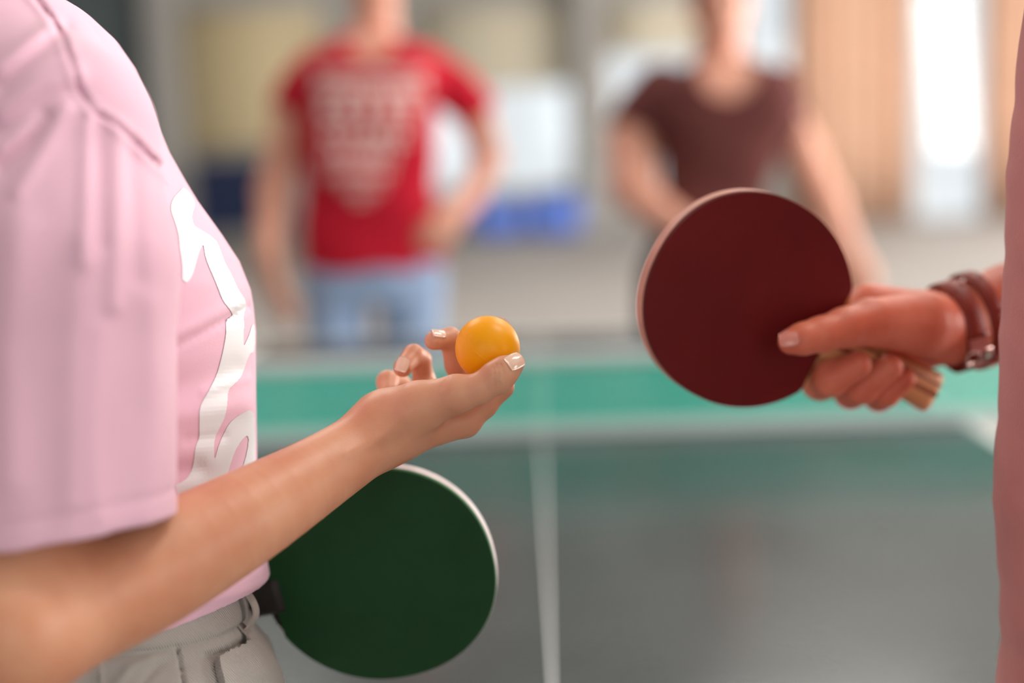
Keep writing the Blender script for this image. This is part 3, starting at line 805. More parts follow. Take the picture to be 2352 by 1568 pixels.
# printed white lettering on the chest, laid on the cloth
def A_(x, y): return (380 + x / 3.92, 380 + y / 3.92)
def B_(x, y): return (380 + x / 3.92, 760 + y / 3.92)
PRINT = [A_(*q) for q in ((160, 185), (275, 335), (240, 430), (235, 480), (255, 548), (330, 590), (400, 630), (465, 690), (500, 790), (530, 870), (600, 1000), (655, 1125), (712, 1205), (722, 1250), (716, 1300), (700, 1330), (703, 1450))] + \
        [B_(*q) for q in ((700, 0), (697, 145), (725, 90), (757, 10), (775, -60), (800, -60), (800, 190), (762, 195), (735, 250), (700, 350), (680, 410), (630, 465), (572, 512), (557, 560), (553, 660), (530, 780), (490, 860), (442, 955), (430, 1040), (437, 1175),
                          (470, 1040), (530, 900), (570, 830), (640, 765), (735, 715), (765, 715), (800, 740), (800, 1450), (600, 1500), (300, 1560), (60, 1600), (60, 1392), (130, 1370), (200, 1320), (238, 1240), (258, 1130), (265, 1040), (300, 970), (305, 850), (298, 720),
                          (330, 630), (400, 520), (470, 360), (515, 180), (543, 20), (540, -90), (570, -125), (600, -140), (590, -180), (510, -270), (470, -390), (350, -660), (340, -800), (290, -690), (250, -520), (185, -410), (110, -530), (130, -790), (90, -960), (40, -1090), (60, -1190), (130, -1260))]
HOLE = [B_(*q) for q in ((735, 943), (746, 972), (732, 1080), (700, 1200), (680, 1270), (600, 1420), (510, 1440), (570, 1230), (620, 1080), (680, 985), (715, 948))]
def smooth_poly(P, it=2):
    P = np.array(P, float)
    for _ in range(it):
        Q = np.roll(P, -1, 0); P = np.stack([0.75 * P + 0.25 * Q, 0.25 * P + 0.75 * Q], 1).reshape(-1, 2)
    return P
def inside(P, x, y):
    r = np.zeros(x.shape, bool); a = P; b = np.roll(P, -1, 0)
    for (ax, ay), (bx_, by) in zip(a, b):
        c = ((ay > y) != (by > y)); 
        if ay != by: r ^= c & (x < (bx_ - ax) * (y - ay) / (by - ay) + ax)
    return r
def bvh_of(o):
    me = o.data; co = np.empty(len(me.vertices) * 3, np.float32); me.vertices.foreach_get('co', co); co = co.reshape(-1, 3)
    return BVHTree.FromPolygons([Vector(map(float, c)) for c in co], [tuple(p.vertices) for p in me.polygons])
def decal(name, bvh, polys, holes, step, mat, parent_root, parent, org_d, lift=0.0004, maxd=9):
    P = [smooth_poly(q) for q in polys]; Hh = [smooth_poly(q) for q in holes]
    al = np.concatenate(P); x0, y0 = al.min(0); x1, y1 = al.max(0)
    gx = np.arange(x0, x1 + step, step); gy = np.arange(y0, y1 + step, step)
    X, Yy = np.meshgrid(gx, gy, indexing='ij')
    cxm, cym = (X[:-1, :-1] + step / 2), (Yy[:-1, :-1] + step / 2)
    ins = np.zeros(cxm.shape, bool)
    for q in P: ins |= inside(q, cxm, cym)
    for q in Hh: ins &= ~inside(q, cxm, cym)
    need = np.zeros(X.shape, bool)
    for i, j in ((0, 0), (1, 0), (0, 1), (1, 1)): need[i:i + ins.shape[0], j:j + ins.shape[1]] |= ins
    vid = {}; V = []
    o = Vector(CAM)
    for i, j in np.argwhere(need):
        dv = Vector(W(X[i, j], Yy[i, j], 1.0)) - o
        st = o + dv * org_d
        h = bvh.ray_cast(st, dv.normalized(), maxd)
        if h[0] is None: continue
        nn = h[1] if h[1].dot(dv) < 0 else -h[1]
        vid[(i, j)] = len(V); V.append(h[0] + nn * lift)
    Fc = []
    for i, j in np.argwhere(ins):
        c = [(i, j), (i, j + 1), (i + 1, j + 1), (i + 1, j)]
        if all(q in vid for q in c):
            ids = [vid[q] for q in c]
            ds = [(V[k] - o).length for k in ids]
            if max(ds) - min(ds) < 0.02: Fc.append(ids)
    ob = pymesh(name, V, Fc, mat)
    ob.parent = parent
    return ob
bv = bvh_of(shirt1)
pr = decal('shirt_print', bv, [PRINT], [HOLE], 1.3, M['print'], p1, shirt1, 0.60)
# the ray origin sits before the sleeve: keep only what landed on the chest
me = pr.data; bm = bmesh.new(); bm.from_mesh(me)
bad = [v for v in bm.verts if (Vector(v.co) - Vector(CAM)).dot(Vector(Fv)) < 0.77]
bmesh.ops.delete(bm, geom=bad, context='VERTS'); bm.to_mesh(me); bm.free()

# ---- beige trousers
PT = np.array([(1200, 520, .10, .118), (1371, 533, .108, .122), (1403, 543, .11, .124), (1427, 547, .111, .125), (1440, 546, .111, .126), (1446, 555, .113, .128), (1458, 561, .114, .129), (1471, 560, .114, .13), (1482, 568, .116, .131), (1510, 594, .122, .134), (1535, 607, .126, .137), (1567, 613, .128, .14), (1700, 622, .13, .145), (1950, 600, .12, .145)], float)
tY = Y9(PT[:, 0]); tX = X9(PT[:, 1])
BAND = ((600, 1395), (543, 1438), (500, 1459), (443, 1475), (362, 1489), (277, 1495), (100, 1497))
def pants_fn(p):
    Y = p[:, 1]
    e = np.interp(Y, tY, tX); a = np.interp(Y, tY, PT[:, 2]); b = np.interp(Y, tY, PT[:, 3])
    dc = 0.905 + 0.10 * Y
    u = (p[:, 0] - (e - a)) / a; v = (p[:, 2] - dc) / b
    n = np.sqrt(u * u + v * v) + 1e-9; g = np.sqrt((u / a) ** 2 + (v / b) ** 2) / n + 1e-9
    d = np.maximum((n - 1) / g, -0.05) * 0.95
    x, y = proj(p); f = p[:, 2] < 0.92
    by = np.interp(x, [q[0] for q in BAND[::-1]], [q[1] for q in BAND[::-1]])
    d = d - np.where(f, 0.0034 * (1 / (1 + np.exp((y - by) / 1.6))), 0)                       # waistband proud of the leg
    q = np.abs(y - (by - 9)); d = d + np.where(f, 0.0005 * np.exp(-(q / 1.6) ** 2), 0)
    q = polyline_dist(x, y, ((404, 1484), (412, 1520), (424, 1590))); d = d + np.where(f, 0.0030 * np.exp(-(q / 4) ** 2), 0)
    q = polyline_dist(x, y, ((228, 1510), (233, 1590))); d = d - np.where(f, 0.0016 * np.exp(-(q / 4) ** 2), 0)
    q = polyline_dist(x, y, ((560, 1476), (520, 1496), (470, 1506))); d = d + np.where(f, 0.0025 * np.exp(-(q / 6) ** 2), 0)
    q = polyline_dist(x, y, ((330, 1568), (360, 1530), (395, 1512))); d = d + np.where(f, 0.0015 * np.exp(-(q / 8) ** 2), 0)
    q = polyline_dist(x, y, ((270, 1568), (300, 1530), (345, 1512))); d = d - np.where(f, 0.0016 * np.exp(-(q / 10) ** 2), 0)
    # legs, down to the floor
    hip = d
    dn = np.maximum(hip, Y - Y9(1900))
    return np.maximum(dn, Y9(1250) - Y)
DN = np.array([0, math.cos(PITCH), math.sin(PITCH)])
lo_p = np.array([-0.46, Y9(1240), 0.70]); hi_p = np.array([X9(680), Y9(1850), 1.12])
HIPW = W(300, 1700, 0.93)
def leg_chain(sy):
    h = np.array([HIPW[0] - 0.045, HIPW[1] + sy * 0.075 + 0.02, HIPW[2] + 0.06]); kx = h + np.array([0.03, 0.0, 0]); 
    return [(h.astype(np.float32), 0.088), (np.array([kx[0], kx[1], 0.48], np.float32), 0.062), (np.array([kx[0] - 0.02, kx[1], 0.10], np.float32), 0.052)]
trou = implicit('trousers', [(pants_fn, lo_p, hi_p, 0.0022)], M['pants'], p1, True)
for sy in (-1, 1):
    lc = leg_chain(sy); lo, hi = bounds([lc], 0.02)
    o = implicit('trouser_leg', [((lambda p, lc=lc: np.maximum(chain(p, lc, 0.02), 0.06 - p[:, 2])), lo, hi, 0.012)], M['pants'], p1, False)
    ft = lc[-1][0]
    def shoe_fn(p, ft=ft):
        d = chain(p, [(np.array([ft[0] - 0.05, ft[1], 0.045], np.float32), 0.045), (np.array([ft[0] + 0.13, ft[1], 0.038], np.float32), 0.04)])
        d = smin(d, chain(p, [(np.array([ft[0] - 0.02, ft[1], 0.05], np.float32), 0.045), (np.array([ft[0] - 0.02, ft[1], 0.1], np.float32), 0.045)]), 0.03)
        return np.maximum(d, -p[:, 2] + 0.002)
    implicit('shoe', [(shoe_fn, (ft[0] - 0.15, ft[1] - 0.1, -0.02), (ft[0] + 0.22, ft[1] + 0.1, 0.2), 0.008)], M['shoe'], p1, False)
# pocket flap sewn on the trousers
bvp = bvh_of(trou)
flap = decal('pocket_flap', bvp, [[(489, 1522), (493, 1516), (540, 1500), (566, 1484), (574, 1482), (620, 1520), (640, 1600), (508, 1600), (497, 1560)]], [], 1.2, M['pants'], p1, trou, 0.6, lift=0.0008)
sm = flap.modifiers.new('t', 'SOLIDIFY'); sm.thickness = 0.0055; sm.offset = 1
bvl = flap.modifiers.new('b', 'BEVEL'); bvl.width = 0.001; bvl.segments = 2

def ribbon(name, pts, width_vec, thick, mat, par_root, par):
    """flat tape along 3-D points"""
    pts = [np.asarray(p, float) for p in pts]
    # Catmull-Rom
    R_ = []
    ext = [2 * pts[0] - pts[1]] + pts + [2 * pts[-1] - pts[-2]]
    for i in range(1, len(ext) - 2):
        for t in np.linspace(0, 1, 8, endpoint=False):
            a, b, c, d = ext[i - 1:i + 3]
            R_.append(0.5 * (2 * b + (c - a) * t + (2 * a - 5 * b + 4 * c - d) * t * t + (3 * b - a - 3 * c + d) * t ** 3))
    R_.append(pts[-1]); V = []; Fc = []
    wv = np.asarray(width_vec, float)
    for i, p in enumerate(R_):
        tg = R_[min(i + 1, len(R_) - 1)] - R_[max(i - 1, 0)]; tg /= np.linalg.norm(tg)
        nn = np.cross(tg, wv); nn /= np.linalg.norm(nn)
        for a, b in ((-1, -1), (1, -1), (1, 1), (-1, 1)): V.append(p + a * wv * 0.5 + b * nn * thick * 0.5)
    for i in range(len(R_) - 1):
        for j in range(4): Fc.append((i * 4 + j, i * 4 + (j + 1) % 4, i * 4 + 4 + (j + 1) % 4, i * 4 + 4 + j))
    Fc += [(3, 2, 1, 0), tuple(len(V) - 4 + j for j in range(4))]
    o = pymesh(name, V, Fc, mat, smooth=False)
    o.parent = par
    return o
wv = cdir(0.0016, 0.0004, 0.009)
ribbon('belt_tie', [W(545, 1352, 0.905), W(568, 1362, 0.905), W(584, 1388, 0.905), W(588, 1412, 0.905), (W(578, 1432, 0.905)), W(566, 1445, 0.905), W(556, 1452, 0.91)], wv, 0.0012, M['strap'], p1, trou)
ribbon('belt_tie', [W(546, 1428, 0.905), W(562, 1444, 0.905), W(584, 1470, 0.905), W(597, 1500, 0.905), W(604, 1530, 0.905), W(606, 1560, 0.91)], wv, 0.0012, M['strap'], p1, trou)

#HEAD
def head_parts(root, c, facing, up=(0, 0, 1), s=1.0, skin=None, hair=None, h=0.005, extra=None, extra_bounds=None):
    """c: centre of the head in world; facing: unit horizontal direction of the face; returns the field so that a body can include it"""
    f = np.asarray(facing, float); f /= np.linalg.norm(f); u = np.asarray(up, float); u -= f * (u @ f); u /= np.linalg.norm(u); l = np.cross(u, f)
    Mx = np.stack([l, -f, u], 0).astype(np.float32); c32 = np.asarray(c, np.float32)      # local: x to the side, y backwards, z up
    def loc(p): return (p - c32) @ Mx.T / s
    def skin_fn(p):
        q = loc(p)
        d = ell(q, (0, .012, .03), (.074, .094, .098)); d = smin(d, ell(q, (0, -.018, -.045), (.056, .066, .068)), 0.05)
        d = smin(d, ell(q, (0, -.062, -.092), (.022, .020, .018)), 0.03)
        d = smin(d, seg(q, np.array([0, -.084, .024], np.float32), np.array([0, -.094, -.014], np.float32), .008, .0115), 0.012)
        d = smin(d, ell(q, (0, -.082, -.052), (.024, .010, .009)), 0.008)
        for sx in (-1, 1):
            d = smin(d, ell(q, (sx * .078, .012, -.002), (.010, .020, .032)), 0.006)
            d = np.maximum(d, -(ell(q, (sx * .033, -.092, .022), (.016, .009, .007))))
            d = smin(d, ell(q, (sx * .034, -.078, .044), (.022, .010, .006)), 0.006)
        return d * s
    def hair_fn(p):
        q = loc(p)
        d = ell(q, (0, .022, .046), (.082, .098, .096))
        face = (q[:, 1] + .045) * -1                                     # keep the face free
        cutz = np.maximum(-(q[:, 2] - .0 - 0.55 * np.clip(-q[:, 1], -.2, .2) - .012), -1)
        return np.maximum(d, cutz) * s
    pad = 0.2 * s
    ho = implicit('hair', [(hair_fn, c - pad, c + pad, h * 1.3)], hair, root, False)
    for sx in (-1, 1):
        ec = np.asarray(c, float) + s * (sx * .033 * l + .0735 * f + .022 * u)
        bm = bmesh.new(); bmesh.ops.create_uvsphere(bm, u_segments=12, v_segments=8, radius=.0115 * s); bm.transform(Matrix.Translation(Vector(ec)))
        me = bpy.data.meshes.new('eye'); bm.to_mesh(me); bm.free()
        adopt(root, link('eye', me, M['eye']))
    return skin_fn
hc = W(-150, -560, 0.85) + np.array([0.02, 0, 0.02])
hf = head_parts(p1, hc, (1, 0.1, 0), s=0.95, hair=M['hair'], h=0.008)
pad = 0.17
ho = implicit('head', [(hf, hc - pad, hc + pad, 0.008)], M['skin'], p1, False)

def hand_chains(wr, tip, side, palm_n, r):
    """relaxed five-fingered hand between wrist and fingertips (world)"""
    wr = np.asarray(wr, float); tip = np.asarray(tip, float); ax = tip - wr; L = np.linalg.norm(ax); ax /= L
    pn_ = np.asarray(palm_n, float); pn_ -= ax * (pn_ @ ax); pn_ /= np.linalg.norm(pn_); sd = np.cross(ax, pn_) * side
    out = []
    for i in range(4):
        o = (i - 1.5) * 0.020; l = (0.94, 1.0, 0.95, 0.80)[i]
        a = wr + sd * o * 0.7; b = wr + ax * L * 0.52 + sd * o; c = wr + ax * L * 0.80 * l + sd * o * 1.05 + pn_ * 0.012; d = wr + ax * L * l + sd * o + pn_ * 0.035
        out.append([(a.astype(np.float32), r * 0.8), (b.astype(np.float32), 0.012), (c.astype(np.float32), 0.0095), (d.astype(np.float32), 0.0085)])
    b = wr + ax * L * 0.30 - sd * 0.042 + pn_ * 0.01; c = wr + ax * L * 0.52 - sd * 0.055 + pn_ * 0.025
    out.append([((wr + ax * L * 0.1).astype(np.float32), r * 0.8), (b.astype(np.float32), 0.014), (c.astype(np.float32), 0.010)])
    return out


#RIGHT
# ------------------------------------------------------------------ person at the right edge holding the red paddle
p2 = empty('person', tuple(np.array([*(W(2700, 784, 0.9)[:2]), 0.0])))
tag(p2, 'person in rose shirt at the right edge gripping the dark red paddle', 'person')
R_FORE = [K(2185, 750, 1.050, 84), K(2320, 700, 1.075, 96), K(2560, 640, 1.12, 120)]
R_UP = [K(2560, 640, 1.12, 125), K(2700, 300, 1.10, 140), K(2760, 0, 1.04, 160)]
R_THEN = [K(2170, 755, 1.045, 72), K(2110, 742, 1.02, 74), K(1998, 740, 0.990, 54), K(1940, 752, 0.976, 45), K(1885, 768, 0.966, 40), K(1845, 778, 0.962, 36), K(1817, 784, 0.960, 30)]
R_P1 = [K(2170, 740, 1.06, 66), K(1998, 704, 1.058, 52)]
R_P2 = [K(2170, 748, 1.065, 66), K(1990, 750, 1.085, 48)]
R_P3 = [K(2175, 758, 1.07, 66), K(2030, 790, 1.098, 46)]
R_P4 = [K(2175, 770, 1.07, 62), K(2075, 825, 1.098, 42)]
R_I = [K(1998, 704, 1.058, 48), K(1930, 770, 1.045, 36), K(1885, 800, 1.030, 31), K(1850, 815, 1.020, 27)]
R_M = [K(1990, 750, 1.085, 44), K(1905, 850, 1.070, 36), K(1884, 878, 1.035, 41), K(1908, 870, 1.008, 41), K(1970, 838, 0.998, 32)]
R_R = [K(2030, 790, 1.098, 42), K(1975, 885, 1.085, 36), K(1954, 900, 1.050, 38), K(1978, 890, 1.022, 38), K(2043, 842, 1.012, 31)]
R_K = [K(2075, 825, 1.098, 36), K(2035, 895, 1.09, 30), K(2018, 912, 1.060, 32), K(2036, 903, 1.036, 31), K(2078, 869, 1.028, 25)]
def right_fn(p):
    d = smin(chain(p, R_FORE), chain(p, R_UP), 0.03)
    palm = smin(chain(p, R_P1), chain(p, R_P2), 0.008); palm = smin(palm, chain(p, R_P3), 0.008); palm = smin(palm, chain(p, R_P4), 0.008)
    palm = smin(palm, chain(p, R_THEN, 0.004), 0.008)
    f = smin(smin(chain(p, R_I, .003), chain(p, R_M, .003), .001), smin(chain(p, R_R, .003), chain(p, R_K, .003), .001), .001)
    d = smin(smin(d, palm, 0.012), f, 0.004)
    x, y = proj(p); nr = p[:, 2] < 1.0
    for ln in (((1905, 740), (1912, 765)), ((1895, 742), (1902, 765)), ((1885, 745), (1890, 768))):
        d = d + np.where(nr, 0.0004 * np.exp(-(polyline_dist(x, y, ln) / 3) ** 2), 0)
    return d
lo_r, hi_r = bounds([R_THEN, R_P1, R_P4, R_I, R_M, R_R, R_K], 0.008)
xw = float(PC(2230, 750, 1.05)[0])
lo_f, hi_f = bounds([R_FORE, R_UP], 0.01)
L2 = [(PC(2900, 120, 0.745).astype(np.float32), 0.047), (PC(2960, 700, 0.735).astype(np.float32), 0.04), (PC(2880, 1280, 0.735).astype(np.float32), 0.027)]
L2H = hand_chains(cam2world(np.array([L2[-1][0]]))[0], W(2850, 1980, 0.77), 1, (0, 1, 0), 0.027)
def larm2(p): return chain(p, L2)
def lhand2(p):
    f = None
    for c in L2H: q = chain(p, c); f = q if f is None else smin(f, q, 0.003)
    return f
def trunk2(p):
    d = ell(p, PC(2830, 300, 0.90), (0.085, 0.24, 0.12)); return smin(d, chain(p, [(PC(2850, 0, 0.88), 0.05), (PC(2850, -420, 0.85), 0.05)]), 0.04)
lo_2 = np.minimum(lo_r, lo_f); hi_2 = np.maximum(hi_r, hi_f)
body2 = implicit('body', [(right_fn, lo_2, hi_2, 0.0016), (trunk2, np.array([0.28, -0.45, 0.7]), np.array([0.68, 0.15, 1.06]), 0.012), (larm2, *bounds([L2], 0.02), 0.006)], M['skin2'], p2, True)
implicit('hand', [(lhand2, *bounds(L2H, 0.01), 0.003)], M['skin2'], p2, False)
d = on_surface(right_fn, 1812, 777, 0.90, 1.02)
o = nail('thumbnail', W(1812, 776, d) + cdir(-0.2, -0.35, -0.9) * 0.0001, cdir(-0.30, -0.38, -0.88), cdir(-0.96, 0.12, 0.2), 0.0135, 0.0115, M['nail2'], p2)
o.parent = body2; o.matrix_parent_inverse = Matrix.Identity(4)

# leather bracelets with buckles
def bracelet(px, py, d, rpx, width, label, buckle_px):
    c = PC(px, py, d); n = np.array([0.955, -0.262, 0.14]); n /= np.linalg.norm(n)
    a = np.cross(n, [0, 0, 1.0]); a /= np.linalg.norm(a); b = np.cross(n, a)
    r = rpx * d / FPX; t = 0.0016; V = []; Fc = []; N = 64
    def rad(th): return r * (1 + 0.012 * math.sin(3 * th + px))
    for i in range(N):
        th = 2 * math.pi * i / N; e = a * math.cos(th) + b * math.sin(th); rr = rad(th)
        for q, w in ((0, -.5), (t, -.44), (t, .44), (0, .5)): V.append(c + e * (rr + q) + n * (w * width))
    for i in range(N):
        for j in range(4): Fc.append((i * 4 + j, i * 4 + (j + 1) % 4, ((i + 1) % N) * 4 + (j + 1) % 4, ((i + 1) % N) * 4 + j))
    root = empty('bracelet', tuple(W(px, py, d)))
    o = pymesh('strap', cam2world(np.array(V)), Fc, M['leather'], smooth=True); obs = [o]
    # buckle: a rectangular frame on the near side of the strap, its prong, a folded end and rivets
    best = min(range(360), key=lambda k: (lambda P: abs(P[0] / P[2] * FPX + CX - buckle_px[0]) + abs(P[1] / P[2] * FPX + CY - buckle_px[1]) + (1e4 if P[2] > c[2] else 0))(c + (a * math.cos(math.radians(k)) + b * math.sin(math.radians(k))) * r))
    def at(deg, w, up): th = math.radians(deg); return cam2world(np.array([c + (a * math.cos(th) + b * math.sin(th)) * (rad(th) + up) + n * w]))[0]
    hw = width * 0.56; up = 0.0032
    sgn = 1 if at(best + 5, 0, 0)[2] < at(best, 0, 0)[2] else -1
    obs.append(tube('buckle', [at(best, -hw, up), at(best + sgn * 9, -hw, up), at(best + sgn * 17, -hw, up), at(best + sgn * 17, hw, up), at(best + sgn * 9, hw, up), at(best, hw, up)], 0.0013, M['steel'], n=8, closed=True))
    obs.append(tube('prong', [at(best, 0, up), at(best + sgn * 9, 0, up + 0.0004), at(best + sgn * 18, 0, up + 0.0008)], 0.0008, M['steel'], n=6))
    VV = []; FF = []
    for i, k in enumerate(np.linspace(-16, 1, 8)):
        for w, q in ((-0.42, 0.0018), (0.42, 0.0018), (0.42, 0.0036), (-0.42, 0.0036)): VV.append(at(best + sgn * k, w * width, q))
    for i in range(7):
        for j in range(4): FF.append((i * 4 + j, i * 4 + (j + 1) % 4, i * 4 + 4 + (j + 1) % 4, i * 4 + 4 + j))
    FF += [(3, 2, 1, 0), (28, 29, 30, 31)]
    obs.append(pymesh('keeper', VV, FF, M['steel'], smooth=False))
    for k in (-18, -150, -95):
        bm = bmesh.new(); bmesh.ops.create_uvsphere(bm, u_segments=10, v_segments=8, radius=0.0016); bm.transform(Matrix.Translation(Vector(at(best + sgn * k, width * 0.4, 0.002))))
        me = bpy.data.meshes.new('rivet'); bm.to_mesh(me); bm.free(); obs.append(link('rivet', me, M['steel']))
    adopt(root, *obs); return tag(root, label, 'bracelet')
bracelet(2192, 748, 1.052, 101, 0.0165, 'wide red-brown leather bracelet with pale buckle nearest the hand', (2212, 800))
bracelet(2240, 731, 1.060, 105, 0.0125, 'narrower red-brown leather bracelet with buckle nearest the rose shirt', (2256, 808))

# rose shirt
RS = np.array([(-150, 2600), (-100, 2470), (-50, 2370), (0, 2332), (150, 2320), (300, 2311), (600, 2304), (900, 2304), (1000, 2300), (1080, 2298), (1160, 2301), (1250, 2310), (1350, 2319), (1450, 2326), (1500, 2333), (1540, 2327), (1600, 2322), (1750, 2330)], float)
def rose_fn(p):
    Y = p[:, 1]; e = np.interp(Y, Y9(RS[:, 0]), X9(RS[:, 1])); a = X9(2304) + 0.135 - e; b = np.interp(Y, (Y9(-150), Y9(-40), Y9(100)), (.06, .11, .13))
    dc = 0.885 + 0.10 * Y
    u = (p[:, 0] - (e + a)) / a; v = (p[:, 2] - dc) / b
    n = np.sqrt(u * u + v * v) + 1e-9; g = np.sqrt((u / a) ** 2 + (v / b) ** 2) / n + 1e-9
    d = np.maximum((n - 1) / g, -0.05)
    x, y = proj(p)
    for k in range(7):
        yy = 200 + 190 * k
        q = polyline_dist(x, y, ((2300, yy), (2360, yy + 70), (2450, yy + 110))); d = d + 0.0012 * (-1) ** k * np.exp(-(q / 26) ** 2)
    return np.maximum(np.maximum(d, Y9(-150) - Y), Y - Y9(1730))
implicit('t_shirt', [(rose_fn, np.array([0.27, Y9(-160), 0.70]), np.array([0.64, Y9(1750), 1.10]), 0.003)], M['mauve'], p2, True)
def rsl(p): return np.maximum(chain(p, [(PC(2760, 0, 1.02).astype(np.float32), 0.075), (PC(2660, 420, 1.08).astype(np.float32), 0.07)]), p[:, 1] - PC(0, 480, 1.08)[1])
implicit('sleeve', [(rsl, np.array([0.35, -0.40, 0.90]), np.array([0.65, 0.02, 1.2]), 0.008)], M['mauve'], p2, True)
def rsl2(p): return np.maximum(chain(p, [(PC(2870, 30, 0.78).astype(np.float32), 0.06), (PC(2900, 160, 0.75).astype(np.float32), 0.064), (PC(2940, 560, 0.755).astype(np.float32), 0.062)]), p[:, 1] - PC(0, 600, 0.755)[1])
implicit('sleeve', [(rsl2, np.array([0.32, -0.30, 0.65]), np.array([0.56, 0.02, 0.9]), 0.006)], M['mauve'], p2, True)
HW2 = W(2740, 1560, 0.93)
for sy in (-1, 1):
    h0 = np.array([HW2[0], HW2[1] + sy * 0.075, HW2[2] - 0.02])
    lc = [(h0.astype(np.float32), 0.095), (np.array([h0[0] - 0.02, h0[1], 0.48], np.float32), 0.065), (np.array([h0[0], h0[1], 0.10], np.float32), 0.052)]
    lo, hi = bounds([lc], 0.02)
    implicit('trouser_leg', [((lambda p, lc=lc: np.maximum(chain(p, lc, 0.02), 0.06 - p[:, 2])), lo, hi, 0.012)], M['darkjeans'], p2, False)
    def sf(p, q=h0):
        d = chain(p, [(np.array([q[0] + 0.05, q[1], 0.045], np.float32), 0.045), (np.array([q[0] - 0.13, q[1], 0.038], np.float32), 0.04)])
        d = smin(d, chain(p, [(np.array([q[0] + 0.02, q[1], 0.05], np.float32), 0.045), (np.array([q[0] + 0.02, q[1], 0.1], np.float32), 0.045)]), 0.03)
        return np.maximum(d, -p[:, 2] + 0.002)
    implicit('shoe', [(sf, (h0[0] - 0.22, h0[1] - 0.1, -0.02), (h0[0] + 0.15, h0[1] + 0.1, 0.2), 0.008)], M['shoe'], p2, False)
hc2 = W(2840, -560, 0.85) + np.array([0, 0, 0.02])
hf2 = head_parts(p2, hc2, (-1, 0.1, 0), s=0.95, hair=M['hair'], h=0.008)
implicit('head', [(hf2, hc2 - pad, hc2 + pad, 0.008)], M['skin2'], p2, False)

